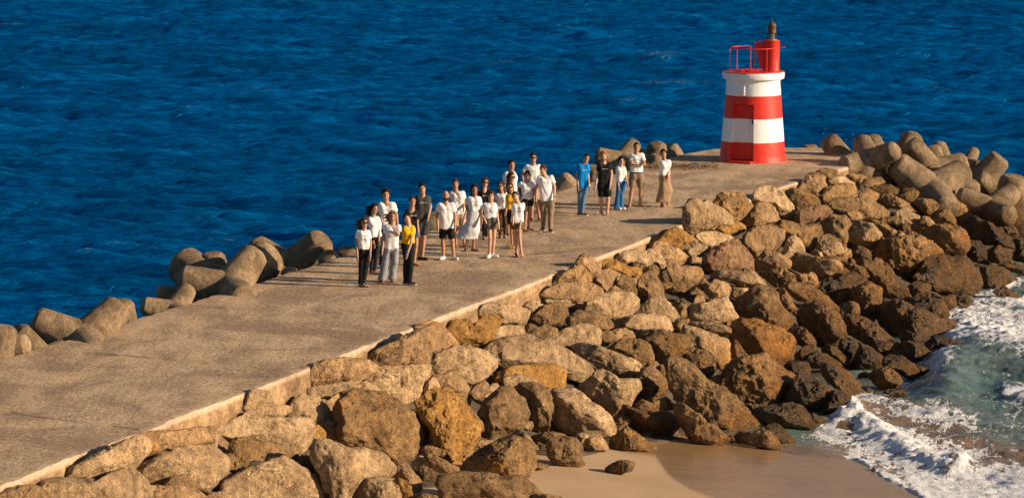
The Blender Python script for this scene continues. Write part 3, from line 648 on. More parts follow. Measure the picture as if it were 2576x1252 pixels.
# tile | colour | outline as traced, x y pairs
ROCKS = """
A t 0 1252 20 1230 80 1175 130 1160 235 1160 320 1215 330 1290 0 1290
A p 240 1155 390 1095 540 1100 720 1130 820 1060 960 1065 1045 1130 1085 1290 330 1290 300 1200
A p 490 1055 600 990 770 900 1020 790 1090 830 1075 930 960 1050 820 1060 740 1100 560 1110
A t 1020 790 1130 745 1330 750 1510 725 1550 850 1540 870 1270 880 1100 930 1085 830
A p 1530 730 1600 715 1670 745 1640 830 1650 960 1600 900 1560 870
A p 1005 1075 1060 1000 1200 920 1370 860 1450 835 1600 900 1655 950 1675 1010 1650 1090 1570 1160 1520 1230 1440 1180 1250 1150 1060 1140
A t 1240 1150 1290 1095 1380 1080 1430 1130 1440 1190 1340 1200
A t 1060 1180 1100 1150 1250 1160 1440 1190 1540 1290 1085 1290
A p 1850 590 1880 500 1910 430 1990 450 2050 500 2070 560 2170 560 2190 590 2100 650 1980 600 1900 610
A p 1690 760 1790 660 1900 605 2010 640 2150 660 2290 670 2345 760 2350 830 2220 940 2100 890 1900 800 1700 790
A m 1680 1010 1730 900 1790 800 1900 810 2100 890 2200 950 2220 1010 2100 980 1900 960 1850 1030 1730 1085 1690 1060
A p 1700 1190 1740 1110 1860 1040 2000 1000 2130 970 2200 1010 2320 1100 2430 1160 2470 1210 2475 1290 1720 1290
A t 1550 1252 1600 1210 1680 1210 1740 1252 1720 1290 1560 1290
A p 2190 600 2220 520 2290 475 2400 500 2460 560 2500 680 2450 750 2370 720 2290 660 2200 640
A o 2300 660 2380 700 2450 760 2440 810 2370 830 2345 760
A p 2290 470 2340 415 2440 400 2574 380 2680 390 2640 440 2560 450 2480 500 2400 490
A t 2360 300 2400 225 2500 205 2650 210 2750 215 2840 285 2720 350 2630 385 2500 385 2400 400 2365 370
A t 2350 1115 2470 1095 2530 1140 2574 1252 2475 1252 2430 1160
A b 2260 960 2320 900 2380 1000 2430 1090 2330 1100 2260 1030
B t 165 215 300 120 490 30 620 -30 700 -65 725 -20 745 50 740 130 650 160 640 250 430 250 270 285 240 260
B p 190 355 270 295 350 250 480 240 560 250 655 270 660 310 640 420 560 500 430 550 360 510 300 440 220 370
B p 665 275 680 230 740 160 860 115 960 110 1060 150 1150 220 1150 265 1090 340 1000 385 960 370 860 310 680 330
B t 690 330 870 300 935 390 980 480 930 535 860 480 800 450 740 440 735 380
B p 640 400 665 340 720 370 740 420 700 450 650 470 600 490
B p 0 450 100 400 190 375 260 420 305 500 200 470 110 460 20 510
B m -40 650 0 540 120 465 300 500 420 560 530 640 570 740 610 860 560 930 480 990 370 980 250 920 120 870 50 870 20 800 -20 780
B o 550 520 600 490 740 445 830 460 930 570 1000 660 1025 720 1000 830 930 930 915 1010 870 1025 780 960 700 870 680 760 620 640
B b 1080 560 1200 440 1300 440 1400 520 1400 620 1350 720 1230 800 1130 820 1070 740 1070 640 1030 600
B b 1310 440 1370 395 1460 400 1550 440 1585 560 1570 660 1550 760 1440 720 1400 620 1400 520
B p 1215 430 1230 350 1320 315 1440 360 1500 410 1350 400 1290 440
B p 1075 490 1130 400 1170 390 1200 430 1100 520
B t 970 460 1000 400 1080 370 1115 410 1110 450 1060 510 1000 500
B p 1120 160 1150 80 1260 45 1400 45 1530 60 1650 110 1750 190 1850 240 1905 320 1870 370 1830 420 1760 400 1700 300 1600 260 1400 250 1240 270 1160 220
B o 1130 370 1180 300 1300 260 1460 245 1600 255 1690 300 1690 420 1600 445 1500 410 1430 340 1310 310 1200 350 1140 400
B p 1735 120 1800 85 1900 100 2060 160 2180 200 2250 230 2275 270 2230 350 2140 350 2000 290 1880 220 1740 130
B m 2000 120 2070 90 2150 55 2260 65 2330 110 2360 190 2320 235 2270 250 2220 215 2100 180
B p 1500 20 1640 10 1700 -30 1780 -55 1880 -50 1960 0 1975 60 1930 110 1780 90 1690 105 1560 60
B p 1810 420 1870 370 1930 300 1990 290 2090 360 2230 360 2245 420 2230 500 2180 570 2100 560 2030 600 1960 580 1900 510 1840 450
B b 2240 360 2270 270 2350 275 2440 360 2455 430 2400 500 2330 520 2240 490
B p 1590 480 1640 435 1760 440 1850 490 1930 560 1980 610 2050 660 2060 720 2040 770 1930 790 1790 800 1700 790 1640 720 1610 640 1600 560
B w 2090 600 2140 545 2200 580 2330 620 2430 610 2500 600 2540 670 2540 720 2490 765 2380 790 2280 790 2220 720 2110 650
B b 2210 540 2290 510 2310 540 2440 495 2490 540 2480 590 2420 600 2360 610 2230 570
B m 2020 870 2060 790 2150 715 2230 780 2310 830 2380 880 2230 890 2120 895 2030 895
B t 1835 840 1860 800 1960 790 2005 860 2010 890 1920 900 1850 880
B b 2050 720 2130 710 2150 740 2080 780 2040 790
B m 1430 790 1500 770 1600 760 1680 780 1690 820 1560 850 1550 880 1480 860
B b 1550 870 1570 810 1680 795 1760 810 1810 880 1800 950 1835 990 1810 1030 1740 1025 1620 980 1570 930
B p 1260 800 1270 770 1320 735 1380 760 1440 820 1480 870 1470 890 1430 870 1330 820
B m 900 1060 960 980 1090 880 1200 820 1330 820 1420 870 1440 960 1450 1010 1390 1080 1220 1110 1080 1080 980 1070
B b 735 1140 760 1085 900 1065 1080 1085 1220 1110 1330 1095 1440 1150 1500 1230 1530 1290 820 1290 790 1190
B m 600 960 680 925 760 960 870 1020 875 1060 750 1075 700 1030
B b 530 1030 620 1005 690 1050 745 1075 740 1140 680 1130 600 1130
B t 385 1040 440 950 480 980 540 1060 590 1120 600 1200 530 1230 470 1150 400 1080
B o 380 1120 450 1110 520 1170 530 1290 480 1290 430 1160
B p 70 1290 110 1160 180 1110 290 1110 370 1130 430 1190 500 1240 500 1290
B p -236 886 -180 820 -60 830 60 905 150 890 300 960 390 1060 395 1110 180 1110 80 1200 60 1290 -60 1290 -120 1100 -200 980
B b 530 1240 620 1220 720 1240 735 1290 560 1290
B b 1460 1010 1490 990 1560 1000 1565 1025 1470 1028
B b 1990 1040 2030 1000 2100 975 2200 980 2220 1020 2190 1045 2130 1055 2110 1080 2020 1065
B b 1420 1270 1480 1220 1650 1240 1700 1290 1440 1290
B t 1000 830 1060 815 1140 820 1100 870 1060 880
B t 930 560 990 600 1060 680 1075 730 1030 770 1020 700 960 620
C t 550 880 610 820 680 810 760 850 830 920 890 1000 860 1010 745 1030 740 950 710 860 620 870
C o 790 850 850 810 950 800 1000 840 1060 790 1140 760 1195 820 1150 900 1130 990 1000 1005 890 1000 840 930
C p 1020 800 1030 740 1120 675 1250 690 1350 710 1425 740 1390 850 1300 820 1200 830 1140 760 1060 790
C p 1160 940 1170 880 1240 805 1310 830 1370 880 1395 930 1260 940 1170 955
C p 1370 690 1440 660 1510 680 1540 710 1460 770 1420 780 1400 720
C b 1440 790 1530 700 1620 680 1700 700 1715 760 1650 850 1560 850 1500 830
C p 1490 665 1610 635 1780 650 1790 680 1700 710 1600 680
C t 1500 640 1540 580 1640 530 1750 515 1880 530 1960 570 1970 620 1860 640 1850 660 1780 650 1600 640
C m 1600 540 1640 470 1760 400 1800 390 1880 460 1895 520 1800 520 1660 530
C t 1760 400 1790 320 1830 305 1890 330 1950 400 1950 450 1900 480 1860 440 1800 390
C o 1950 380 1980 335 2070 350 2150 400 2250 410 2290 470 2250 500 2170 480 2060 420 1960 410
C t 1905 500 1950 440 2040 420 2085 470 2060 520 2050 560 1970 600 1950 540
C p 2055 340 2130 290 2230 275 2250 300 2230 350 2150 370 2120 360
C p 2200 390 2250 300 2320 280 2390 290 2430 350 2475 400 2400 420 2330 420 2300 440
F o 850 1050 940 950 1080 920 1160 960 1215 990 1200 1020 1130 1020 1110 1080 1030 1040 950 1030
F t 840 1080 940 1020 1050 1040 1170 1130 1150 1170 1060 1200 1010 1190 950 1110
C m 1990 600 2060 545 2120 580 2130 600 2060 620
C b 2080 530 2120 470 2200 490 2250 500 2240 560 2220 620 2140 590
C b 2220 620 2250 500 2320 440 2380 470 2420 560 2430 620 2480 690 2400 650 2290 640
C p 1840 720 1850 660 1920 610 2050 600 2170 605 2240 650 2255 720 2200 770 2080 800 1980 780 1860 750
C b 1700 830 1720 780 1800 735 1900 750 2000 790 2070 840 2060 870 1960 870 1800 880
C b 1400 930 1440 880 1530 840 1620 870 1640 920 1520 935
C b 1650 870 1750 850 1830 870 1780 890 1690 895
C b 1960 900 2000 870 2040 900 2060 960 2000 985 1975 970
C t 2040 880 2130 865 2190 890 2225 940 2150 955 2060 960
C p 2070 800 2150 780 2220 765 2350 760 2440 780 2500 820 2520 880 2480 900 2370 890 2290 880 2180 860
C p 2255 720 2300 660 2380 620 2440 650 2520 720 2574 780 2574 830 2500 820 2430 780 2300 750
C b 2210 910 2260 880 2400 890 2600 925 2660 1000 2620 1030 2550 1080 2450 1140 2400 1160 2370 1050 2330 960
E b -120 230 0 205 60 250 130 310 200 390 310 440 400 500 510 630 590 720 560 750 450 740 400 770 300 700 200 680 100 640 0 540 -80 420
E m -70 560 0 540 60 590 140 640 180 690 240 700 330 790 325 840 230 855 120 855 60 780 0 700
E b 0 130 80 125 170 145 240 200 250 270 210 340 150 350 110 260 0 210
E p 0 -40 120 -20 240 30 330 60 355 110 350 250 280 290 250 240 240 180 120 120 40 80 -30 20
E b 350 90 400 60 440 120 500 200 430 215 360 180
E o 365 -60 420 -105 560 -70 700 -30 800 20 855 85 845 150 800 240 760 250 660 225 540 165 440 110 370 20
E m 310 390 350 280 410 220 520 210 620 200 740 280 860 350 870 390 830 470 740 560 650 600 560 560 420 510
E w 530 620 600 580 720 560 830 540 900 570 930 620 1010 700 1020 740 930 750 800 740 700 690 640 700
E w 630 760 650 700 720 695 760 730 800 780 880 830 860 845 750 845 720 800 660 770
E m 410 800 450 750 540 760 600 740 700 790 745 850 740 880 650 880 560 850 440 840
E w 330 800 370 775 410 820 370 840
E w 940 640 990 615 1060 650 1115 710 1080 725 1010 720
E w 780 540 830 440 900 310 960 320 1060 380 1130 430 1110 520 1040 590 950 600 880 560
E w 1130 450 1210 450 1280 480 1230 560 1170 600 1100 610 1050 590
E w 950 190 1010 150 1100 180 1200 240 1240 290 1100 240 1050 260 990 250
E b 1050 260 1110 240 1240 300 1330 380 1355 450 1290 480 1190 420 1110 380 1060 310
E w 770 250 830 215 940 235 965 290 950 330 870 320 800 300
E w 855 170 900 120 1010 85 1030 130 980 180 900 205
E m 790 0 840 -55 920 -20 1000 70 930 130 870 80
E w 1030 110 1110 100 1190 150 1270 230 1240 270 1130 200 1050 160
E w 1180 150 1210 60 1300 80 1340 140 1320 200 1260 240
E w 1240 290 1300 200 1350 100 1420 120 1500 190 1510 280 1440 290 1330 290
E w 1510 210 1560 175 1650 190 1740 240 1790 310 1790 355 1720 365 1620 300 1520 280
E m 1410 330 1460 290 1550 270 1620 320 1660 370 1600 420 1500 415 1450 390
E w 1325 320 1370 300 1430 320 1400 345 1330 345
E w 1500 460 1560 430 1660 440 1710 480 1620 485
E w 1360 430 1400 415 1440 440 1400 455
E w 1580 130 1620 80 1720 75 1800 100 1880 160 1920 215 1850 235 1760 230 1680 200 1600 180
E w 1735 230 1800 260 1870 290 1940 340 1900 345 1800 320
E d 1850 90 1920 40 1980 45 2050 80 2150 110 2230 150 2260 200 2220 215 2100 210 1960 215 1880 160
E w 1430 130 1500 70 1590 90 1605 140 1560 175 1500 170
E m 1210 -70 1260 -105 1380 -100 1490 -20 1590 80 1540 120 1440 90 1350 60 1230 0
D b 885 1030 930 950 1020 940 1130 1000 1200 1110 1225 1180 1180 1240 1080 1252 960 1200 900 1110
D p 0 350 10 240 50 175 100 165 150 190 180 175 240 210 320 245 395 290 390 340 250 350 150 390 90 410 20 385
D m 235 190 270 130 330 115 450 115 470 150 530 210 480 270 440 330 400 330 330 240 260 220
D t 455 320 500 240 560 195 640 190 700 230 740 320 620 340 480 375
D p 530 170 540 110 600 70 680 75 760 120 830 190 860 270 820 320 740 290 700 220 620 190 540 190
D o 240 385 300 345 420 338 480 360 470 400 400 430 300 425
D p 80 440 150 410 230 405 330 430 430 450 380 480 260 520 200 520
D t 445 500 460 430 560 370 700 370 780 400 760 480 720 560 620 550 560 600 480 550
D m 620 350 700 325 800 330 890 360 950 370 1040 350 1055 420 1000 520 940 570 920 520 860 440 790 440 700 380
D p 745 580 790 460 850 435 900 470 935 560 830 590 770 600
D r 840 330 850 280 920 220 1000 210 1080 215 1160 260 1140 300 1050 320 960 340 880 350
D b 1050 340 1130 290 1240 290 1280 330 1240 400 1230 500 1190 520 1120 440 1060 420
D b 750 100 840 90 950 110 1040 160 1050 200 960 210 870 240 830 180
F t 1990 620 2050 530 2120 500 2210 530 2200 570 2240 620 2170 650 2060 640
F b 2120 490 2200 470 2300 480 2310 540 2250 580 2210 530 2140 505
D m 1050 130 1070 80 1170 55 1300 45 1340 100 1300 160 1200 150 1140 165 1060 190
D p 1090 20 1180 -10 1290 0 1370 80 1330 90 1240 50 1120 60
D t 1320 160 1350 90 1410 80 1490 130 1470 170 1400 170
D b 1090 200 1150 155 1280 155 1420 170 1520 210 1590 260 1580 300 1480 300 1380 290 1240 260 1120 240
D t 1230 260 1300 250 1390 290 1330 320 1280 330
D p 1500 310 1600 290 1620 240 1700 230 1790 300 1760 380 1700 370 1600 350
D m 1350 330 1380 305 1480 330 1600 400 1640 450 1560 470 1510 430 1440 370
D p 1245 440 1270 380 1330 330 1440 360 1520 420 1510 470 1420 540 1370 510 1290 490
D b 1490 170 1500 120 1570 125 1700 190 1795 250 1780 275 1700 240 1620 230 1560 220
T b 430 600 500 555 620 550 670 600 580 650 470 660
T d 520 660 610 630 720 630 810 660 780 720 680 710 560 690
T d 790 740 830 670 920 660 1000 700 970 750 900 790
T m 270 540 330 515 430 530 520 550 440 600 400 610 320 570
T b 930 800 1000 755 1100 770 1190 820 1150 880 1110 950 1050 900
T m 1130 790 1200 765 1330 780 1450 830 1600 880 1730 930 1740 1000 1690 1040 1560 960 1400 950 1250 900 1180 830
T m 1120 920 1180 860 1280 890 1340 940 1355 1040 1240 1010 1140 980
T t 980 1000 1020 935 1090 940 1160 1010 1060 1040
T d 1390 1020 1420 960 1560 950 1680 1010 1750 1060 1840 1130 1900 1230 1870 1280 1700 1200 1480 1170
T m 1010 1080 1120 1040 1250 1020 1400 1060 1480 1140 1480 1250 1400 1300 1240 1260 1120 1200
T b 1750 1010 1760 930 1830 950 1950 1060 1985 1150 1900 1170 1820 1120
T d 1900 1190 1989 1130 2060 1180 2000 1252 1920 1252
D m 1440 590 1520 500 1650 430 1730 440 1870 500 1950 570 1850 640 1740 720 1690 780 1620 720 1560 650 1470 620
D w 1720 760 1850 620 1960 590 2060 610 2180 650 2280 740 2300 830 2180 870 2060 860 1900 850 1830 780
D d 2140 560 2170 480 2230 480 2290 540 2290 610 2200 630
D w 2290 560 2330 540 2420 480 2490 540 2480 610 2380 640 2300 620
D w 2240 680 2330 660 2430 690 2530 760 2440 800 2350 850 2290 820
D w 2380 660 2480 635 2600 680 2600 750 2480 700
D w 2340 860 2420 820 2500 870 2574 890 2574 915 2430 920
D d 2480 560 2600 530 2600 640 2500 620
D w 2060 870 2110 860 2200 930 2140 975 2070 960
D w 1930 900 2050 880 2070 960 2010 1000 1940 950
D b 1470 1000 1560 960 1660 920 1720 970 1830 1010 1920 1060 2030 1070 2040 1130 1960 1200 1840 1230 1700 1220 1600 1150 1500 1090
D w 1700 960 1830 910 1940 920 2005 980 2000 1040 1900 1060 1780 1000
D w 1700 820 1760 785 1860 800 1880 860 1830 910 1750 910
D w 1880 870 1925 880 1930 910 1890 920
D m 1270 920 1290 830 1400 800 1500 850 1490 930 1450 1090 1380 1080 1300 1020
D w 1030 850 1060 780 1160 730 1280 720 1420 780 1490 840 1400 810 1290 840 1260 900 1100 880
D m 1230 640 1300 660 1400 690 1395 760 1330 760 1240 700
D b 1250 620 1360 620 1480 650 1570 690 1600 760 1680 820 1720 900 1620 920 1510 850 1420 780 1410 700 1320 650
D t 835 620 870 570 930 570 1040 620 1150 620 1205 690 1180 720 1080 760 1010 770 900 700 850 690
D p 1010 560 1060 440 1110 430 1180 490 1210 560 1120 590 1040 600
D b 1010 600 1120 590 1240 600 1240 640 1140 620
D d 1250 560 1300 500 1400 550 1430 610 1360 620 1270 600
D t 555 700 560 620 620 560 720 570 800 620 825 670 700 695
D r 60 640 110 600 200 550 330 500 450 515 520 580 540 650 530 715 400 700 250 700 100 660
D p 0 540 60 490 140 500 220 550 120 590 40 590
D b 300 520 370 465 420 460 445 500 380 500
D t -130 600 -20 670 100 670 175 700 140 760 60 830 0 850 -80 800
D b -180 440 -100 400 30 400 60 470 0 540 -100 590 -120 520
D p 190 740 260 690 360 700 500 700 620 770 700 840 690 870 540 830 450 820 340 770 220 760
D m 530 720 620 705 740 680 830 740 865 800 760 820 700 810 640 760
D t 850 740 970 715 1020 760 1015 830 930 810 870 790
D t 160 830 250 770 350 800 370 840 350 900 230 935 190 880
D t 70 960 110 880 160 900 180 950 90 970
D b 50 830 90 820 160 860 190 940 130 880 60 880
D p 0 1010 80 960 250 930 320 900 390 970 420 1050 360 1120 240 1090 60 1090 0 1070
D b 400 960 470 900 560 820 690 850 730 960 830 1090 770 1160 640 1130 500 1080 420 1040
D t 690 850 760 830 860 980 810 1030 740 950
D b 770 820 830 790 940 810 1080 890 1200 980 1215 1060 1140 1050 1020 950 860 920
D p 0 1090 240 1090 360 1130 350 1190 250 1180 100 1160
D d 1480 900 1600 920 1560 950 1500 960
D w 1650 1180 1700 1160 1830 1200 1860 1252 1760 1300 1660 1270
D w 2050 1130 2110 1140 2120 1170 2060 1180
F p 1180 1180 1190 1130 1270 1140 1260 1190
F t 1190 1060 1250 1030 1330 1050 1330 1100 1240 1090
"""
ICO = {}
def ico(n):
    if n not in ICO:
        import bmesh
        bm = bmesh.new(); bmesh.ops.create_icosphere(bm, subdivisions=n, radius=1)
        bm.verts.ensure_lookup_table()
        V = np.array([v.co[:] for v in bm.verts]); F = np.array([[v.index for v in f.verts] for f in bm.faces]); bm.free()
        ICO[n] = (V, F)
    return ICO[n]
def make_rock(outline_m, thick, seed, lvl, rough=1.0, yaw=0.0):
    """outline_m: (u right, v up) metres about the centre. Returns verts in world axes about the centre."""
    r = np.random.default_rng(seed)
    D, F = ico(lvl)
    a = np.arctan2(outline_m[:, 1], outline_m[:, 0])
    th = np.linspace(-math.pi, math.pi, 145)[:-1]
    R = np.zeros(144)
    dx, dy = np.cos(th), np.sin(th)
    n = len(outline_m)
    for i in range(n):                       # farthest crossing of each spoke with the outline
        p, q = outline_m[i], outline_m[(i + 1) % n]
        e = q - p
        den = dx * e[1] - dy * e[0]
        den = np.where(np.abs(den) < 1e-9, 1e-9, den)
        t = (p[0] * e[1] - p[1] * e[0]) / den
        s_ = (p[0] * dy - p[1] * dx) / den
        ok = (t > 0) & (s_ >= -1e-6) & (s_ <= 1 + 1e-6)
        R = np.where(ok & (t > R), t, R)
    R = np.where(R <= 0, outline_m.std(), R)
    K = np.array([0.5, 1, 4, 1, 0.5]); K /= K.sum()
    R = np.convolve(np.concatenate([R[-2:], R, R[:2]]), K, 'valid')
    rho = np.hypot(D[:, 0], D[:, 1]); cz = D[:, 2]
    ex = r.uniform(1.95, 2.5)
    k = (rho ** ex + np.abs(cz) ** ex) ** (-1 / ex)
    ang = np.arctan2(D[:, 1], D[:, 0])
    Ri = np.interp(ang, np.append(th, math.pi), np.append(R, R[0]))
    mean = R.mean()
    w = np.clip(rho * 2.2, 0, 1); Rm = Ri * w + mean * (1 - w)
    P = np.stack([np.cos(ang) * rho * k * Rm, np.sin(ang) * rho * k * Rm, cz * k * thick], -1)
    # split faces
    for j in range(13):
        nv = r.normal(size=3); nv[2] = abs(nv[2]) * 0.9 + 0.5; nv /= np.linalg.norm(nv)
        h = P @ nv; d = np.quantile(h, 1) * (r.uniform(0.64, 0.86) + 0.16 * (1 - nv[2]))
        s_ = h - d
        P = P - nv * (np.where(s_ > 0, s_ * 0.88, 0))[:, None]
    wp = P[:, 0:1] * RGT + P[:, 1:2] * UPV + (P[:, 0:1] * yaw - P[:, 2:3]) * FWD
    nd = wp / (np.linalg.norm(wp, axis=1)[:, None] + 1e-9)
    o = r.uniform(0, 100, 3)
    sc0 = 1.3 / max(mean, 0.15)
    q0 = fbm(wp * sc0 * 1.7 + o + 31, 3) * 3.2
    stair = (np.floor(q0) + sstep(0.35, 0.65, q0 - np.floor(q0))) / 3.2       # ledges left by splitting
    disp = 0.07 * mean * fbm(wp * sc0 + o, 3) + rough * 0.085 * mean * fbm(wp * sc0 * 2.4 + o, 4, 0.62, True) + 0.11 * mean * stair + rough * 0.026 * fbm(wp * 8 + o, 3, 0.6)
    wp = wp + nd * disp[:, None]
    return wp, F
ROCKINFO = []; ROCKT = []
for ln in ROCKS.strip().splitlines():
    q = ln.split(); t, kc = q[0], q[1]
    v = np.array([float(a) for a in q[2:]]).reshape(-1, 2)
    pts = np.array([tpx(t, *p) for p in v])
    ROCKINFO.append((kc, pts)); ROCKT.append(t)
def poly_area_c(p):
    x, y = p[:, 0], p[:, 1]; x1, y1 = np.roll(x, -1), np.roll(y, -1)
    c = x * y1 - x1 * y; A = c.sum() / 2
    return abs(A), ((x + x1) * c).sum() / (6 * A), ((y + y1) * c).sum() / (6 * A)
WORD = {'p': 'pale beige', 't': 'tan', 'm': 'ochre-stained tan', 'o': 'orange ochre', 'b': 'brown', 'd': 'blackish brown', 'r': 'reddish brown', 'w': 'wet dark brown'}
RK = []
for i, (kc, pts) in enumerate(ROCKINFO):
    A, cx, cy = poly_area_c(pts)
    P = hit(rock_plane, cx, cy + 0.06 * math.sqrt(A))
    rq = math.sqrt(A / math.pi) * ((P - CP) @ FWD) / FPX
    if s_right(P[0], P[1]) < rq * 0.62:      # rests against the deck wall, not in it
        dr_ = ray(cx, cy); T_ = np.linspace(30, 130, 6000); Q_ = CP + dr_ * T_[:, None]
        P = Q_[int(np.argmin(np.abs(s_right(Q_[:, 0], Q_[:, 1]) - rq * 0.62)))]
    dep = (P - CP) @ FWD
    by_ = pts[:, 1].max() - 0.06 * (pts[:, 1].max() - pts[:, 1].min())
    Pb = hit(lambda a_, b_: np.maximum(beach_z(a_, b_), SEA), cx, by_)     # stands on sand or sea bed
    dep = min(dep, (Pb - CP) @ FWD - 0.1)
    yaw = ((i * 37) % 11 - 4) / 12.0
    lx_ = pts[:, 0].min(); ly_ = pts[int(pts[:, 0].argmin()), 1]
    if s_right(P[0], P[1]) < 2.2: yaw = 0.9
    for it in range(40):
        hw = (cx - lx_) * dep / FPX
        q_ = at_depth(lx_, ly_, dep - yaw * hw)
        if s_right(q_[0], q_[1]) > 0.05 or q_[2] > 0.05: break
        dep -= 0.1
    if ROCKT[i] == 'T': dep -= 1.2
    m = dep / FPX
    grow = 1.10
    out = np.stack([(pts[:, 0] - cx) * m * grow, -(pts[:, 1] - cy) * m * grow], -1)
    Cn = at_depth(cx, cy, dep)
    req = math.sqrt(A / math.pi) * m
    thick = min(max(req * 1.1, 0.22), 1.15)
    lvl = 6 if A > 7500 else (5 if A > 1000 else 4)
    if lvl == 6 and i % 2: lvl = 5
    rough = {'p': 0.8, 't': 0.8, 'm': 1.3, 'o': 1.1, 'b': 1.1, 'd': 1.1, 'r': 1.0, 'w': 0.9}[kc]
    V, F = make_rock(out, thick, 100 + i, lvl, rough, yaw)
    Cn = Cn + FWD * (thick * 0.15)
    me = mesh_from('boulder', V, F, RM[kc])
    o = link('boulder', me, None, Cn)
    w = pts[:, 0].max() - pts[:, 0].min(); h = pts[:, 1].max() - pts[:, 1].min()
    RK.append(dict(o=o, kc=kc, c=(cx, cy), A=A, w=w, h=h, P=Cn, pts=pts, req=req))

# small stones wedged in the gaps
def inside(p, poly):
    x, y = p; c = False; n_ = len(poly)
    for a in range(n_):
        x1, y1 = poly[a]; x2, y2 = poly[(a + 1) % n_]
        if (y1 > y) != (y2 > y) and x < (x2 - x1) * (y - y1) / (y2 - y1) + x1: c = not c
    return c
rf = np.random.default_rng(5); nf = 0; tries = 0
while nf < 66 and tries < 9000:
    tries += 1
    sx_ = rf.uniform(0.35, 6.3); yy_ = 45 + 60 * rf.uniform() ** 0.8
    if yy_ < 50 and sx_ > 3: continue
    xx_ = RA * yy_ + RB + sx_ * 1.03
    zc = float(rock_plane(xx_, yy_)) - 0.22
    p = to_px(np.array([xx_, yy_, zc])); rr_ = rf.uniform(0.13, 0.30); rp_ = rr_ * FPX / p[2]
    if sx_ > np.interp(yy_, [50, 56, 62, 68, 73, 110], [3.0, 3.3, 3.8, 5.2, 5.9, 6.0]) - 0.5: continue
    if not (-20 < p[0] < PW + 20 and p[1] < PH + 20): continue
    near = [r for r in RK if math.dist(r['c'], p[:2]) < 260]
    if sum(inside((p[0] + dx * rp_ * 0.5, p[1] + dy * rp_ * 0.5), r['pts']) for r in near for dx, dy in ((0, 0), (1, 0), (-1, 0), (0, -1))) > 1: continue
    ang_ = np.linspace(0, math.tau, 9)[:-1]
    rad_ = rp_ * rf.uniform(0.75, 1.2, 8)
    pts = np.stack([p[0] + rad_ * np.cos(ang_) * 1.2, p[1] + rad_ * np.sin(ang_) * 0.9], -1)
    A, cx, cy = poly_area_c(pts); m = p[2] / FPX
    kc = 'w' if near and sum(r['kc'] in 'wd' for r in near) > len(near) * 0.4 else rf.choice(list('tbmp'))
    V, F = make_rock(np.stack([(pts[:, 0] - cx) * m, -(pts[:, 1] - cy) * m], -1), rr_, 900 + nf, 4, 1.0)
    o = link('boulder', mesh_from('boulder', V, F, RM[kc]), None, (xx_, yy_, zc))
    RK.append(dict(o=o, kc=kc, c=(cx, cy), A=A, w=2 * rp_, h=2 * rp_, P=None, pts=pts, req=rr_, small=True)); nf += 1

# ---- labels: size, colour, shape, then the place told from a boulder or thing one can find
def shape_word(r):
    p = r['pts'] - np.array(r['c'])
    u, s_, vt = np.linalg.svd(p, full_matrices=False)
    if s_[0] / s_[1] > 1.75:
        d = vt[0]; a = math.degrees(math.atan2(-d[1], d[0])) % 180
        return 'long flat' if (a < 20 or a > 160) else ('upright narrow' if 65 < a < 115 else ('long slanting'))
    return 'blocky' if r['A'] / (r['w'] * r['h']) > 0.72 else 'rounded'
LM = {}
def landmark(t, x, y, name):
    p = tpx(t, x, y)
    j = min(range(len(RK)), key=lambda k: math.dist(RK[k]['c'], p)); LM[j] = name; return j
landmark('B', 800, 740, 'the tall bright orange boulder low in the pile')
landmark('B', 1500, 200, 'the longest pale boulder')
landmark('C', 1000, 900, 'the pitted orange boulder under the deck wall')
landmark('A', 1350, 1000, 'the big rounded pale boulder at lower left')
landmark('B', 1200, 980, 'the big tan boulder at the corner of the dry sand')
landmark('B', 2320, 690, 'the dark saddle-shaped boulder')
landmark('E', 620, 60, 'the large orange boulder sloping right')
landmark('D', 1690, 580, 'the big pointed pale-topped boulder')
landmark('D', 310, 610, 'the rough reddish boulder')
landmark('D', 150, 280, 'the craggy pitted boulder on the deck edge')
landmark('D', 2020, 730, 'the broadest dark boulder above the surf')
landmark('E', 2050, 140, 'the blackest boulder jutting into the foam')
landmark('T', 380, 1080, 'the white-faced boulder below the tetrapods')
landmark('E', 600, 400, 'the big shaded boulder above the breaking wave')
landmark('D', 1380, 230, 'the flat rough-topped brown boulder')
landmark('B', 220, 720, 'the large craggy cracked boulder')
DIRS = ['right', 'upper right', 'above', 'upper left', 'left', 'lower left', 'below', 'lower right']
groups = {}
for k, r in enumerate(RK):
    if k in LM: continue
    j = min(LM, key=lambda q: math.dist(RK[q]['c'], r['c']))
    dx, dy = r['c'][0] - RK[j]['c'][0], -(r['c'][1] - RK[j]['c'][1])
    d = int(round(math.degrees(math.atan2(dy, dx)) / 45)) % 8
    groups.setdefault((j, d, 'small' in r), []).append(k)
NUM = ['nearest', 'second', 'third', 'fourth', 'fifth', 'sixth', 'seventh', 'eighth', 'ninth', 'tenth', 'eleventh', 'twelfth', 'thirteenth', 'fourteenth', 'fifteenth', 'sixteenth', 'seventeenth', 'eighteenth']
for (j, d, sm), ks in groups.items():
    ks.sort(key=lambda q: math.dist(RK[q]['c'], RK[j]['c']))
    for n_, k in enumerate(ks):
        r = RK[k]
        size = 'large' if r['A'] > 7000 else ('small' if r['A'] < 2200 else 'medium')
        col_ = WORD[r['kc']]
        if sm:
            r['label'] = f"{col_} wedged stone, {NUM[n_]} stone to the {DIRS[d]} of {LM[j]}".replace('to the above of', 'above').replace('to the below of', 'below')
            continue
        r['label'] = f"{size} {col_} {shape_word(r)} boulder, {NUM[n_]} to the {DIRS[d]} of {LM[j]}".replace('to the above of', 'straight above').replace('to the below of', 'straight below')
for k, nm in LM.items():
    RK[k]['label'] = nm.replace('the ', '', 1) + (' of the pile' if nm == 'the longest pale boulder' else ' in the breakwater' if len(nm.split()) < 9 else '')
for r in RK:
    tag(r['o'], ' '.join(r['label'].split()[:16]), 'boulder', 'boulders piled along the breakwater')
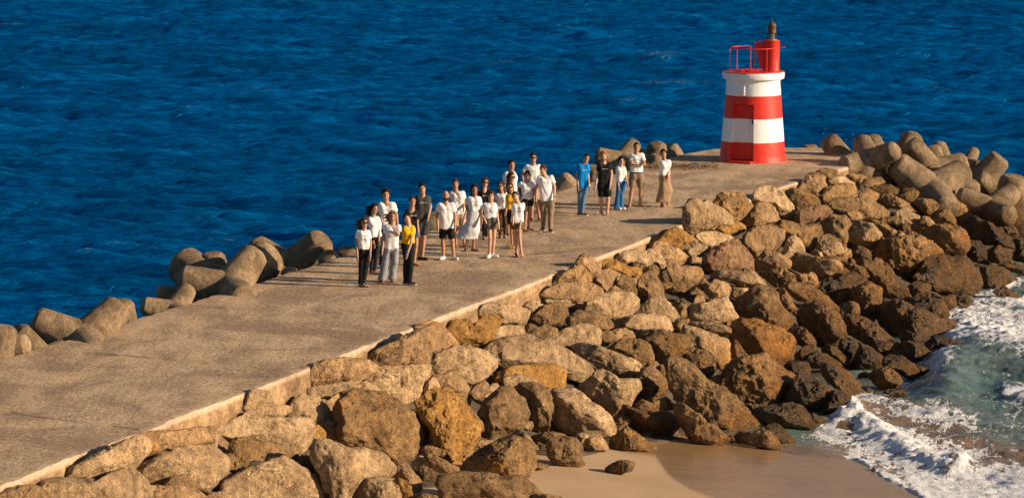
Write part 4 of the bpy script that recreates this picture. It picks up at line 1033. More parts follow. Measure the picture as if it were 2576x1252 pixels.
# ================================================================== TETRAPODS
def tetra_mat():
    n = NT('tetrapod_concrete'); o = n.co(rnd=True)
    a = n.noise(o, 1.3, 6, 0.6); f = n.noise(o, 9, 8, 0.75); sp = n.voro(o, 17); sp2 = n.voro(o, 8)
    c = n.ramp(a, [(0.3, (0.14, 0.096, 0.054)), (0.5, (0.28, 0.197, 0.117)), (0.7, (0.40, 0.29, 0.178))])
    c = n.mix(0.75, c, n.ramp(f, [(0.3, 0.2), (0.7, 0.8)]), 'OVERLAY')
    c = n.mix(n.mr(sp, 0.0, 0.22, 0.7, 0.0), c, (0.52, 0.44, 0.34))
    c = n.mix(n.mr(sp2, 0.0, 0.14, 0.8, 0.0), c, (0.07, 0.05, 0.035))
    alg = n.noise(n.co(rnd=True, scale=(1, 1, 0.6)), 2.4, 6, 0.65)
    c = n.mix(n.mr(alg, 0.5, 0.62, 0.0, 0.7), c, (0.15, 0.105, 0.055))
    zz = n.sep(n.geo.outputs['Position'])[2]
    zz = n.math('ADD', zz, n.math('MULTIPLY', n.math('SUBTRACT', a, 0.5), 1.2))
    wet = n.mr(zz, -1.9, -0.7, 1.0, 0.0)
    c = n.mix(wet, c, n.mix(1.0, c, (0.42, 0.34, 0.2), 'MULTIPLY'))
    h = n.math('ADD', f, n.math('ADD', n.mr(sp, 0.0, 0.3, 0.3, 0.0), n.mr(sp2, 0.0, 0.2, -0.5, 0.0)))
    n.P(color=c, rough=0.9, spec=0.25, normal=n.bump(h, 1.0, 0.07))
    return n.m
M_TET = tetra_mat()
def frame_of(d):
    d = d / np.linalg.norm(d)
    a = np.array([0, 0, 1.]) if abs(d[2]) < 0.95 else np.array([1., 0, 0])
    u = np.cross(d, a); u /= np.linalg.norm(u)
    return d, u, np.cross(d, u)
def tetrapod(tip, axis, rt, label, seed, w_=0.2):
    """tip: world point at the centre of a leg's end face; axis: from that end towards the body's centre."""
    d, u, v = frame_of(axis)
    Lg = rt * 3.7
    cen = tip + d * Lg
    main = -d
    best = None
    for k in range(48):                      # turn the other three legs so that they point down
        al = k * math.tau / 144
        ds = [main * (-1 / 3) + math.sqrt(8) / 3 * (u * math.cos(al + q * math.tau / 3) + v * math.sin(al + q * math.tau / 3)) for q in range(3)]
        sc_ = (-max(x @ (UPV * 0.97 + RGT * 0.1) for x in ds)) if axis[2] > -0.25 and False else max(x[2] - (0.5 if w_ < 0.6 else 0.1) * x[1] for x in ds)
        if best is None or sc_ < best[0]: best = (sc_, ds)
    dirs = [main] + best[1]
    mb_V, mb_F, n0 = [], [], 0
    r0 = rt * 1.42
    NS, prof = 44, []
    for t in np.linspace(0, 0.90, 22): prof.append((r0 + (rt * 1.04 - r0) * t / 0.9, t * Lg))
    prof += [(rt * 1.03, Lg * 0.915), (rt * 0.98, Lg * 0.935), (rt * 0.86, Lg * 0.97), (rt * 0.76, Lg * 0.993), (rt * 0.71, Lg), (rt * 0.35, Lg * 1.005), (0.01, Lg * 1.005)]
    ang = np.arange(NS) * math.tau / NS
    for dd in dirs:
        a, b, c_ = frame_of(dd)
        V = np.concatenate([a * z + r * (np.cos(ang)[:, None] * b + np.sin(ang)[:, None] * c_) for r, z in prof])
        mb_V.append(V); mb_F.append(grid_faces(len(prof), NS, True) + n0); n0 += len(V)
    V, F = ico(4)
    V = V * r0 * 1.04
    mb_V.append(V); Vall = np.concatenate(mb_V)
    fq = np.concatenate(mb_F); ft = F + n0
    nd = Vall / (np.linalg.norm(Vall, axis=1)[:, None] + 1e-9)
    so = np.array([seed * 3.1, seed * 1.7, 0])
    Vall = Vall + nd * (0.02 * fbm(Vall * 2.2 + so, 3) + 0.012 * fbm(Vall * 8 + so, 3) )[:, None]
    faces = [tuple(x) for x in fq.tolist()] + [tuple(x) for x in ft.tolist()]
    me = mesh_from('tetrapod', Vall, faces, M_TET)
    return tag(link('tetrapod', me, None, cen), label, 'concrete tetrapod', 'concrete tetrapods along the pier')
LL = (LA, LB)
def tip_left(px, py, off):
    d = ray(px, py); k = math.hypot(1, LA)
    # point of the ray at distance off to the left of the deck edge
    T = np.linspace(40, 130, 9000); P = CP + d * T[:, None]
    g = s_left(P[:, 0], P[:, 1]) - off
    i = int(np.argmin(np.abs(g))); return P[i]
# tile, end face x y, axis in picture (dx dy) and away (w), radius px in tile, placing ('s' off left edge | 'z' height), value, label
TET = [
 ('G', 110, 880, 0.6, 0.9, 0.55, 100, 's', 0.75, 'ball-like tetrapod end at the left border, behind the lowest one'),
 ('G', 30, 855, -0.2, 1.0, 0.3, 100, 's', 0.3, 'tetrapod leg cut by the left border, leaning on the deck'),
 ('G', 215, 985, -1.0, 0.18, 0.25, 82, 's', -0.1, 'lowest tetrapod at left border, its leg lying on the deck edge'),
 ('G', 250, 800, 1.0, 0.45, 0.1, 112, 's', 1.0, 'tetrapod lying with its blunt end to the left, second from left border'),
 ('G', 650, 868, 0.5, 0.6, 0.75, 92, 's', 0.35, 'tetrapod showing its round end face to the viewer at deck level'),
 ('G', 900, 655, 0.05, 1.0, 0.2, 105, 's', 0.75, 'tetrapod standing with one stubby leg straight up, left of the gap'),
 ('G', 1065, 690, 1.0, 0.25, 0.25, 68, 's', 0.9, 'slim tetrapod leg lying just right of the upright one'),
 ('G', 1180, 600, 1.0, 0.2, 0.2, 62, 's', 1.9, 'half hidden dark tetrapod low over the water'),
 ('G', 1345, 490, 1.0, 0.25, 0.1, 106, 's', 1.25, 'big tetrapod lying level with its flat end to the left'),
 ('G', 1600, 300, 0.1, 1.0, 0.3, 92, 's', 2.6, 'tetrapod leg poking up behind the level lying one'),
 ('G', 2065, 300, -0.85, 0.72, 0.30, 142, 's', 0.75, 'largest tetrapod crossed by two curved people shadows'),
 ('G', 1800, 530, -1.0, 0.55, 0.15, 60, 's', 0.15, 'low tetrapod leg lying in front of the largest one'),
 ('G', 2450, 190, -0.75, 0.7, 0.35, 112, 's', 1.05, 'tetrapod pointing up right beside the shaded gap near the group'),
 ('G', 2460, 318, 0.35, 0.75, 0.8, 76, 's', 0.35, 'small tetrapod end at deck edge beside the group of people'),
 ('G', 2175, 420, 0.2, 1.0, 0.5, 60, 's', 0.2, 'lowest small tetrapod end right of the largest tetrapod'),
 ('G', 2600, 270, 0.2, 1.0, 0.5, 80, 's', 1.0, 'tetrapod end partly behind the sunglasses woman in black trousers'),
 ('X', 1085, 540, 0.15, 1.0, 0.3, 34, 's', 0.5, 'tetrapod behind the man in grey shirt'),
 ('F', 290, 535, -0.75, 0.75, 0.3, 70, 's', 0.75, 'tetrapod sloping into the water left of the man in blue'),
 ('F', 460, 450, -0.1, 1.0, 0.4, 55, 's', 0.45, 'rounded tetrapod just right of the man in blue'),
 ('F', 470, 360, 1.0, 0.3, 0.2, 58, 's', 1.2, 'tetrapod lying behind the red-haired man in black'),
 ('F', 640, 420, 0.5, 1.0, 0.3, 60, 's', 0.35, 'tetrapod in deck shade behind the woman in flared jeans'),
 ('F', 775, 330, 0.25, 1.0, 0.35, 66, 's', 1.0, 'tetrapod behind the head of the man with crossed arms'),
 ('F', 880, 400, 0.5, 0.5, 0.7, 68, 's', 0.25, 'tetrapod with a shaded round end face, right of crossed arms man'),
 ('F', 925, 275, 0.1, 1.0, 0.3, 72, 's', 1.3, 'topmost tetrapod of the clump behind the crossed arms man'),
 ('F', 1035, 290, 0.45, 1.0, 0.3, 52, 's', 1.5, 'tetrapod sloping right towards the lighthouse deck'),
 ('F', 1020, 350, 0.5, 1.0, 0.8, 46, 's', 0.35, 'small round tetrapod end behind the woman in tan skirt'),
 ('F', 2080, 290, 0.1, 1.0, 0.2, 62, 'z', -0.1, 'low dark tetrapod end right of the lighthouse'),
 ('F', 2215, 235, 0.62, 0.85, 0.2, 72, 'z', 0.55, 'lone tetrapod leg standing out against the sea by lighthouse'),
 ('T', 455, 325, -0.05, 1.0, 0.28, 118, 'z', 0.35, 'upright tetrapod leg with flat top, leftmost of the right clump'),
 ('T', 235, 440, 1.0, -0.15, 0.6, 92, 'z', 0.0, 'tetrapod with a black shaded end at the deck corner'),
 ('T', 745, 400, 0.75, 0.62, 0.1, 128, 'z', 0.1, 'broad tetrapod leg sloping down right in front of the clump'),
 ('T', 895, 205, 0.62, 0.85, 0.1, 102, 'z', 0.6, 'highest tetrapod of the right clump, sloping down right'),
 ('T', 765, 215, 0.3, 1.0, 0.3, 70, 'z', 0.45, 'shaded tetrapod end just left of the highest one'),
 ('T', 925, 350, -0.85, 0.2, 0.5, 92, 'z', 0.1, 'tetrapod end facing right between the two long sloping legs'),
 ('T', 745, 275, 0.3, 1.0, 0.4, 78, 'z', 0.25, 'small rounded tetrapod end in the middle of the clump'),
 ('T', 560, 300, 0.3, 1.0, 0.3, 70, 'z', -0.1, 'dark small tetrapod behind the leftmost upright one'),
 ('T', 1105, 250, 0.2, 1.0, -0.15, 92, 'z', 0.1, 'blocky tetrapod end right of the highest one'),
 ('T', 1230, 300, 0.0, 1.0, 0.3, 62, 'z', -0.1, 'ochre small tetrapod against the water'),
 ('T', 1290, 375, 1.0, 0.25, 0.2, 52, 'z', -0.4, 'low dark tetrapod leg at the water right of the clump'),
 ('T', 1510, 470, -1.0, -0.08, 0.2, 72, 'z', -0.8, 'tetrapod leg lying level towards the right'),
 ('T', 1795, 350, -0.70, 0.85, 0.1, 112, 'z', -0.15, 'tetrapod leg leaning right, alone against the sea'),
 ('T', 1560, 540, 0.68, 0.8, 0.15, 92, 'z', -0.7, 'tetrapod leg sloping right above the upright front one'),
 ('T', 1470, 585, -0.05, 1.0, 0.3, 116, 'z', -0.6, 'upright front tetrapod leg above the brown boulders'),
 ('T', 1240, 560, -1.0, 0.25, 0.3, 80, 'z', -0.9, 'tetrapod lying in the gap behind the upright front one'),
 ('T', 1760, 520, 0.3, 1.0, 0.2, 62, 'z', -0.8, 'small tetrapod end below the leaning one'),
 ('T', 1925, 540, -0.12, 1.0, 0.25, 138, 'z', -0.55, 'biggest tetrapod at the right border'),
 ('T', 1875, 930, -0.3, -0.1, 0.9, 104, 'z', -1.5, 'tetrapod showing a worn round end face near the right border'),
 ('T', 1130, 690, -0.8, -0.6, 0.3, 105, 'z', -1.1, 'tetrapod leg end half buried behind the brown boulders'),
]
for i, (t, x, y, dx, dy, w, rp, md, val, lab) in enumerate(TET):
    px, py = tpx(t, x, y)
    tip = tip_left(px, py, val) if md == 's' else on_z(px, py, val)
    dep = (tip - CP) @ FWD
    rt = rp / TILES[t][2] / 1.118 * dep / FPX
    ax = RGT * dx - UPV * dy + FWD * w
    tetrapod(tip, ax, rt, lab, i, w)
# ================================================================== LIGHTHOUSE
def paint(name, bands=None, col=None):
    n = NT(name); o = n.co(); z = n.sep(n.tc.outputs['Object'])[2]
    wb = n.math('MULTIPLY', n.math('SUBTRACT', n.noise(o, 3, 4), 0.5), 0.02)
    RED = (0.70, 0.028, 0.012); WHT = (0.84, 0.85, 0.86)
    if bands:
        zz = n.math('DIVIDE', n.math('ADD', z, wb), 4.0)
        c = n.ramp(zz, [(0, RED)] + [(b / 4.0, WHT if k % 2 == 0 else RED) for k, b in enumerate(bands)], 'CONSTANT')
    else: c = col or RED
    st = n.noise(n.co(scale=(5, 5, 0.5)), 2.2, 6, 0.65)
    c = n.mix(n.mr(st, 0.48, 0.7, 0, 0.45), c, n.mix(1.0, c, (0.75, 0.62, 0.5), 'MULTIPLY'))
    ch = n.noise(o, 14, 7, 0.75)
    c = n.mix(n.mr(ch, 0.69, 0.73, 0, 0.8), c, (0.45, 0.34, 0.26))
    n.P(color=c, rough=0.5, spec=0.4, normal=n.bump(n.math('ADD', n.noise(o, 5, 5), n.math('MULTIPLY', ch, 0.4)), 0.45, 0.03))
    return n.m
LHP = on_z(1893, 403, 0)
LD = (LHP - CP) @ FWD
MPX = LD / FPX
RB_, RT_ = 83 * MPX, 66.5 * MPX
HT = 2.72 * LD / 102
B1, B2, B3 = 0.66 * LD / 102, 1.43 * LD / 102, 2.19 * LD / 102
M_BAND = paint('banded_paint', [B1, B2, B3]); M_RED = paint('red_paint'); M_WHT = paint('white_paint', None, (0.84, 0.85, 0.86))
M_RUST = plain('rusty_copper', (0.14, 0.085, 0.045), 0.6, 0.4, 12, 0.5, 0.5)
M_BLK = plain('black_iron', (0.02, 0.018, 0.017), 0.5, 0.2, 8, 0.6)
M_GLS = plain('lantern_glass', (0.30, 0.31, 0.30), 0.15, 0.2, 8, 0.0)
lh = empty('lighthouse', LHP, 'small round lighthouse with red and white bands at the end of the pier', 'lighthouse')
R_ = lambda z: RB_ + (RT_ - RB_) * z / HT
def phi_pt(r, ph, z): return np.array([r * math.sin(ph), -r * math.cos(ph), z])
pa, pb = math.radians(-47), math.radians(-3)
pm = (pa + pb) / 2
eps = 0.004
za, zb = 0.07, 1.93 * LD / 102
zs = sorted(set([0, za, za + eps, zb - eps, zb, HT] + [round(z, 3) for z in np.linspace(0.15, HT - 0.1, 44)]))
ph = sorted([pa, pa + eps, pb - eps, pb] + [p for p in np.linspace(-math.pi, math.pi, 121)[:-1] if not (abs(p - pa) < .01 or abs(p - pb) < .01)])
V = []
for z in zs:
    for p in ph:
        r = R_(z)
        if pa < p < pb and za < z < zb:
            r = (R_(z) * math.cos((pb - pa) / 2) - 0.20) / math.cos(p - pm)
        else:
            r += 0.006 * float(fbm(np.array([[math.sin(p) * 2, math.cos(p) * 2, z * 2]]), 3)[0])
            if z < 0.16: r += 0.035 * (1 - z / 0.16)
        V.append(phi_pt(r, p, z))
tw = link('tower', mesh_from('tower', np.array(V), grid_faces(len(zs), len(ph), True), M_BAND), lh)
tw.data.set_sharp_from_angle(angle=math.radians(35))
# door inside the recess
def door_pt(a, z, out): # a from -1 to 1 across
    rr = R_(z) * math.cos((pb - pa) / 2) - 0.20 + out
    half = R_(z) * math.sin((pb - pa) / 2) * 0.9
    t = np.array([math.cos(pm), math.sin(pm), 0]); nn = np.array([math.sin(pm), -math.cos(pm), 0])
    return nn * rr + t * half * a + np.array([0, 0, z])
mb = MB()
n0 = 14; F = []
zz_ = np.linspace(za + 0.02, zb - 0.05, n0); W_ = []
for z in zz_:
    for a, o_ in ((-1, -0.02), (-1, .035), (1, .035), (1, -0.02)): W_.append(door_pt(a * 0.96, z, o_))
for i in range(n0 - 1):
    for k in range(3): F.append((i * 4 + k, i * 4 + k + 1, (i + 1) * 4 + k + 1, (i + 1) * 4 + k))
F.append((0, 3, 2, 1)); F.append(tuple((n0 - 1) * 4 + k for k in range(4)))
mb.add(W_, F)
dr = mb.build('door', M_BAND, lh, smooth=False)
mb = MB(); mb.box(door_pt(0.84, 1.36, 0.06), (0.02, 0.03, 0.07)); mb.build('door_handle', M_BLK, dr)
mb = MB(); c0 = phi_pt(R_(0) * 0.985, math.radians(-36), 0.035)
mb.box(phi_pt(R_(0) * 0.95, math.radians(-26), 0.03), (0.42, 0.22, 0.045), [[math.cos(pm), math.sin(pm), 0], [-math.sin(pm), math.cos(pm), 0], [0, 0, 1]])
mb.build('door_step', M_RED, lh, bevel=0.01)
# vent louvres under the gallery
mb = MB()
for k in range(4):
    z = 2.23 * LD / 102 + 0.03 + k * 0.105
    p = math.radians(-29); c_ = phi_pt(R_(z) + 0.012, p, z)
    mb.box(c_, (0.105, 0.03, 0.022), [[math.cos(p), math.sin(p), 0], [-math.sin(p), math.cos(p), 0], [0, 0, 1]])
    if k < 3: mb.box(c_ + np.array([0, 0, 0.052]) - 0.012 * np.array([math.sin(p), -math.cos(p), 0]), (0.10, 0.012, 0.035), [[math.cos(p), math.sin(p), 0], [-math.sin(p), math.cos(p), 0], [0, 0, 1]])
mb.build('vent_louvre', M_WHT, lh)
# gallery slab
RG = 77.5 * MPX; zg = HT; zt = HT + 0.235
mb = MB(); mb.lathe([(RG * 0.90, zg - 0.035), (RG * 0.90, zg), (RG * 0.985, zg + 0.015), (RG, zg + 0.04), (RG * 1.004, zt - 0.05), (RG * 0.995, zt - 0.012), (RG * 0.97, zt), (0, zt)], 72)
Vs = np.concatenate(mb.V); Vs[:, :2] *= (1 + 0.007 * fbm(Vs * 5, 3))[:, None]; mb.V = [Vs]
mb.build('gallery_slab', M_WHT, lh)
mb = MB(); mb.lathe([(RG * 0.985, zt + 0.002), (RG * 0.98, zt + 0.022), (0, zt + 0.024)], 72); mb.build('gallery_floor', M_RED, lh)
mb = MB(); mb.box((-0.17, -0.30, zt + 0.055), (0.30, 0.22, 0.035)); mb.build('hatch', M_RED, lh, bevel=0.012)
# turret
tx, ty = 44.5 * MPX, -0.12
rt_ = 19.5 * MPX; zr0 = zt + 0.02; zr1 = zr0 + 78 * MPX
mb = MB(); mb.lathe([(rt_ * 1.03, zr0), (rt_ * 1.03, zr0 + 0.03), (rt_, zr0 + 0.05), (rt_, zr1 - 0.03), (rt_ * 1.02, zr1 - 0.02), (rt_ * 1.02, zr1), (0, zr1)], 40, (tx, ty, 0)); mb.build('turret', M_RED, lh)
# triangular side plate
xl_ = tx - 43 * MPX
mb = MB(); q = [(tx - rt_ * 0.9, zr0 + 0.02), (tx - rt_ * 0.9, zr1 - 0.12), (xl_, zr1 - 0.08), (tx - rt_ - 0.12, zr0 + 0.14)]
mb.add([(x, ty - 0.02, z) for x, z in q] + [(x, ty + 0.03, z) for x, z in q], [(0, 3, 2, 1), (4, 5, 6, 7), (0, 1, 5, 4), (1, 2, 6, 5), (2, 3, 7, 6), (3, 0, 4, 7)])
mb.build('side_plate', M_RED, lh, smooth=False)
# railing
zrail = zt + 0.80
rr = RG * 0.765
def ring(a0, a1, z, r=rr): return [phi_pt(r, math.radians(a), z) for a in np.linspace(a0, a1, 28)]
mb = MB()
mb.tube(ring(88, -177, zrail), 0.016)
mb.tube([phi_pt(rr, math.radians(88), zrail), np.array([tx + rt_ + 0.18, ty - 0.02, zrail + 0.03])], 0.02)
mb.tube([(xl_, ty, zr1 - 0.06), (tx - rt_ * 0.9, ty, zr1 - 0.03)], 0.016)
mb.tube([(xl_, ty, zr1 - 0.06), (xl_ - 0.01, ty + 0.3, zr1 - 0.09), (tx - rt_, ty + 0.35, zr1 - 0.07)], 0.014)
tr = mb.build('railing', M_RED, lh)
for a in (29, -90, -140, -177):
    p0 = phi_pt(rr, math.radians(a), zt); p1 = phi_pt(rr, math.radians(a), zrail)
    mb = MB(); mb.tube([p0, p1], 0.015); mb.lathe([(0.04, zt + 0.02), (0.04, zt + 0.035), (0, zt + 0.036)], 12, (p0[0], p0[1], 0)); mb.build('railing_post', M_RED, tr)
mb = MB(); mb.tube([(xl_ + 0.01, ty, zt + 0.02), (xl_ + 0.01, ty, zr1 - 0.06)], 0.018); mb.build('railing_post', M_RED, tr)
# lantern
zl = zr1; rl_ = 11.5 * MPX
lan = MB(); lan.lathe([(rl_ * 1.1, zl), (rl_ * 1.1, zl + 0.025), (rl_ * 0.7, zl + 0.035), (rl_ * 0.62, zl + 0.05), (rl_ * 0.62, zl + 0.2), (0, zl + 0.21)], 24, (tx, ty, 0))
lan_o = lan.build('lantern', M_GLS, lh)
mb = MB()
for k in range(8):
    a = k * math.tau / 8 + 0.2
    x_, y_ = tx + rl_ * math.cos(a), ty + rl_ * math.sin(a)
    mb.tube([(x_, y_, zl + 0.02), (x_, y_, zl + 0.24)], 0.009, 6)
for z in (0.05, 0.15, 0.23):
    mb.tube([(tx + rl_ * math.cos(a), ty + rl_ * math.sin(a), zl + z) for a in np.linspace(0, math.tau, 20)[:-1]], 0.008, 6, closed=True)
mb.build('lantern_cage', M_BLK, lan_o)
h0 = zl + 0.21
mb = MB(); mb.lathe([(rl_ * 0.5, h0), (rl_ * 0.86, h0 + 0.005), (rl_ * 0.92, h0 + 0.03), (rl_ * 0.88, h0 + 0.05), (rl_ * 0.9, h0 + 0.24), (rl_ * 0.98, h0 + 0.26), (rl_ * 0.95, h0 + 0.275), (rl_ * 0.5, h0 + 0.37), (rl_ * 0.12, h0 + 0.42), (0.006, h0 + 0.44), (0.004, h0 + 0.50), (0, h0 + 0.5)], 24, (tx, ty, 0))
mb.build('lantern_cap', M_RUST, lan_o)
# puddles and ragged weed patch on the deck beside it
def flat_patch(name, pts, mat, z=0.045, seed=1):
    W = np.array([on_z(*p, 0)[:2] for p in pts]); c_ = W.mean(0)
    V = [(*c_, z)]; n_ = 64
    pol = W - c_; a = np.arctan2(pol[:, 1], pol[:, 0]); o_ = np.argsort(a); r_ = np.hypot(pol[:, 0], pol[:, 1])[o_]; a = a[o_]
    for k in range(n_):
        t = -math.pi + k * math.tau / n_
        r2 = np.interp(t, np.concatenate([a - math.tau, a, a + math.tau]), np.tile(r_, 3))
        r2 *= 1 + 0.25 * float(fbm(np.array([[math.cos(t) * 3 + seed, math.sin(t) * 3, 0]]), 3)[0])
        V.append((c_[0] + r2 * math.cos(t), c_[1] + r2 * math.sin(t), z))
    return mesh_from(name, np.array(V), [(0, k + 1, (k + 1) % n_ + 1) for k in range(n_)], mat, False)
M_PUD = NT('puddle_water'); M_PUD.P(color=(0.05, 0.06, 0.07), rough=0.03, spec=0.5); M_PUD = M_PUD.m
struct('puddle', flat_patch('puddle', [tpx('F', *p) for p in ((1180, 456), (1210, 451), (1245, 455), (1240, 461), (1200, 463))], M_PUD))

# loose shell grit and small stones left by storms on the deck
vI, fI = ico(1); rg = np.random.default_rng(11); Vg, Fg = [], []
for q in range(700):
    px_ = rg.uniform(830, 1400); w_ = math.exp(-((px_ - 1020) / 260) ** 2)
    if rg.uniform() > w_ + 0.15: continue
    P_ = on_z(*tpx('F', px_, 452 + rg.normal() * 12 + (px_ - 1020) * 0.02), 0); r_ = rg.uniform(0.01, 0.035)
    Vg.append(vI * np.array([r_ * rg.uniform(1, 1.6), r_ * rg.uniform(1, 1.6), r_ * 0.6]) * (1 + 0.25 * rg.normal(size=(len(vI), 1)) * 0.5) + P_ + [0, 0, 0.03 + r_ * 0.2]); Fg.append(fI + (len(Vg) - 1) * len(vI))
tag(link('grit', mesh_from('grit', np.concatenate(Vg), np.concatenate(Fg), RM['b'])), 'loose shell grit and small stones strewn on the deck beside the lighthouse', 'gravel', None, 'stuff')
# ================================================================== PEOPLE
def surf_nets(Fd, org, h):
    S = (Fd < 0)
    c = np.zeros(tuple(n - 1 for n in Fd.shape), np.int8)
    for a in (0, 1):
        for b in (0, 1):
            for d in (0, 1):
                c += S[a:S.shape[0] - 1 + a, b:S.shape[1] - 1 + b, d:S.shape[2] - 1 + d]
    act = (c > 0) & (c < 8)
    idx = -np.ones(act.shape, np.int64); I = np.argwhere(act); idx[act] = np.arange(len(I))
    acc = np.zeros((len(I), 3)); cnt = np.zeros(len(I))
    cor = [(a, b, d) for a in (0, 1) for b in (0, 1) for d in (0, 1)]
    i, j, k = I.T
    val = {q: Fd[i + q[0], j + q[1], k + q[2]] for q in cor}
    for q in cor:
        for ax in range(3):
            if q[ax] == 0:
                p = list(q); p[ax] = 1; p = tuple(p)
                v0, v1 = val[q], val[p]
                m = (v0 < 0) != (v1 < 0)
                t = np.where(m, v0 / np.where(m, v0 - v1, 1), 0)
                pt = np.array(q, float)[None, :].repeat(len(I), 0); pt[:, ax] += t
                acc[m] += pt[m]; cnt[m] += 1
    V = (I + acc / cnt[:, None]) * h + org
    faces = []
    for ax in range(3):
        o1, o2 = [a for a in range(3) if a != ax]
        A = S; sl0 = [slice(None)] * 3; sl1 = [slice(None)] * 3
        sl0[ax] = slice(0, -1); sl1[ax] = slice(1, None)
        ch = A[tuple(sl0)] != A[tuple(sl1)]
        E = np.argwhere(ch)
        E = E[(E[:, o1] > 0) & (E[:, o2] > 0) & (E[:, o1] < S.shape[o1] - 1) & (E[:, o2] < S.shape[o2] - 1)]
        ins = A[tuple(E.T)]
        def cell(d1, d2):
            q = E.copy(); q[:, o1] -= d1; q[:, o2] -= d2
            return idx[tuple(q.T)]
        q = np.stack([cell(1, 1), cell(0, 1), cell(0, 0), cell(1, 0)], 1)
        flip = ins if ax != 1 else ~ins
        q[~flip] = q[~flip][:, ::-1]
        faces.append(q)
    return V, np.concatenate(faces)

class Field:
    def __init__(s, lo, hi, h=0.0115):
        s.h = h; s.o = np.array(lo, float)
        n = np.ceil((np.array(hi) - s.o) / h).astype(int) + 1
        s.F = np.full(tuple(n), 1.0, np.float32)
    def grid(s, lo, hi):
        a = np.clip(np.floor((np.array(lo) - s.o) / s.h).astype(int), 0, np.array(s.F.shape) - 1)
        b = np.clip(np.ceil((np.array(hi) - s.o) / s.h).astype(int) + 1, 1, s.F.shape)
        g = np.meshgrid(*[(np.arange(a[q], b[q]) * s.h + s.o[q]) for q in range(3)], indexing='ij')
        return tuple(slice(a[q], b[q]) for q in range(3)), np.stack(g, -1)
    def put(s, sl, d, k):
        f = s.F[sl]; d = d.astype(np.float32)
        if k > 0:
            hh = np.clip(0.5 + 0.5 * (f - d) / k, 0, 1)
            s.F[sl] = f * (1 - hh) + d * hh - k * hh * (1 - hh)
        else: s.F[sl] = np.minimum(f, d)
    def cone(s, a, b, ra, rb, k=0.02, planes=(), flat=None):
        a = np.array(a, float); b = np.array(b, float); m = max(ra, rb) + 0.06
        sl, P = s.grid(np.minimum(a, b) - m, np.maximum(a, b) + m)
        if P.size == 0: return
        v = b - a; L2 = v @ v + 1e-9
        t = np.clip(((P - a) @ v) / L2, 0, 1)
        D = P - a - t[..., None] * v
        if flat is not None:        # flat = (direction, factor): squeeze along a direction
            fd, fac = flat
            D = D + (D @ fd)[..., None] * fd * (1 / fac - 1)
        d = np.linalg.norm(D, axis=-1) - (ra + (rb - ra) * t)
        if flat is not None: d *= 0.85
        for n_, c_ in planes: d = np.maximum(d, P @ np.array(n_, float) - c_)
        s.put(sl, d, k)
    def ell(s, c, r, ax, k=0.02, planes=()):
        c = np.array(c, float); m = max(r) + 0.06
        sl, P = s.grid(c - m, c + m)
        if P.size == 0: return
        q = (P - c) @ np.array(ax).T / np.array(r)
        ln = np.linalg.norm(q, axis=-1)
        d = (ln - 1) * min(r)
        for n_, c_ in planes: d = np.maximum(d, P @ np.array(n_, float) - c_)
        s.put(sl, d, k)
    def clip(s, n_, c_, lo=None, hi=None):
        sl, P = s.grid(s.o if lo is None else lo, s.o + np.array(s.F.shape) * s.h if hi is None else hi)
        s.F[sl] = np.maximum(s.F[sl], (P @ np.array(n_, float) - c_).astype(np.float32))
    def wrinkle(s, amp, sc_, seed):
        sl, P = s.grid(s.o, s.o + np.array(s.F.shape) * s.h)
        m = np.abs(s.F) < 0.05
        s.F[m] += (amp * fbm((P[m] + 0.35 * P[m][:, [2, 0, 1]]) * np.array([1, 1, 0.4]) * sc_ + seed, 2, 0.5)).astype(np.float32)
    def mesh(s, name, mat, parent):
        V, F = surf_nets(s.F, s.o, s.h)
        if len(V) == 0: return None
        me = mesh_from(name, V, F, mat)
        return link(name, me, parent)

def skin_m(name, c):
    n = NT(name); o = n.co(); n.P(color=n.ramp(n.noise(o, 6, 4), [(0.3, tuple(v * 0.9 for v in c)), (0.7, c)]), rough=0.5, spec=0.35, sss=0.05); return n.m
def cloth_m(name, c, var=0.08):
    n = NT(name); o = n.co(); f = n.noise(o, 7, 5, 0.6)
    n.P(color=n.ramp(f, [(0.3, tuple(v * (1 - var) for v in c)), (0.7, c)]), rough=0.85, spec=0.2, sheen=0.0, normal=n.bump(n.noise(o, 16, 5, 0.6), 0.5, 0.02)); return n.m
SK = {'l': skin_m('skin_fair', (0.56, 0.33, 0.22)), 'm': skin_m('skin_tanned', (0.44, 0.235, 0.14)), 'd': skin_m('skin_brown', (0.33, 0.17, 0.095))}
CM = {k: cloth_m('cloth_' + k, c) for k, c in dict(white=(0.83, 0.84, 0.85), black=(0.012, 0.012, 0.013), charcoal=(0.055, 0.058, 0.06), yellow=(0.78, 0.42, 0.015), blue=(0.0, 0.23, 0.68), denim=(0.10, 0.19, 0.33), darkdenim=(0.03, 0.13, 0.33), khaki=(0.27, 0.19, 0.12), tan=(0.36, 0.24, 0.14), beige=(0.55, 0.40, 0.29), greyblue=(0.27, 0.29, 0.33), grey=(0.12, 0.11, 0.11), brown=(0.085, 0.05, 0.025), navy=(0.02, 0.022, 0.032), royal=(0.01, 0.12, 0.55), ochreblack=(0.16, 0.10, 0.02), paleskirt=(0.60, 0.62, 0.66), mustard=(0.45, 0.27, 0.07)).items()}
def hair_m(name, c):
    n = NT(name); o = n.co(scale=(1, 1, 0.25)); f = n.noise(o, 45, 5, 0.6)
    n.P(color=n.ramp(f, [(0.3, tuple(v * 0.5 for v in c)), (0.7, tuple(v * 1.4 for v in c))]), rough=0.75, spec=0.12, normal=n.bump(f, 0.8, 0.01)); return n.m
HM = {'dark': hair_m('hair_dark', (0.02, 0.012, 0.008)), 'brown': hair_m('hair_brown', (0.065, 0.032, 0.016)), 'red': hair_m('hair_red', (0.36, 0.14, 0.03)), 'blond': hair_m('hair_light_brown', (0.17, 0.085, 0.035))}
M_EYE = plain('eye_dark', (0.02, 0.012, 0.01), 0.3, 0.1)
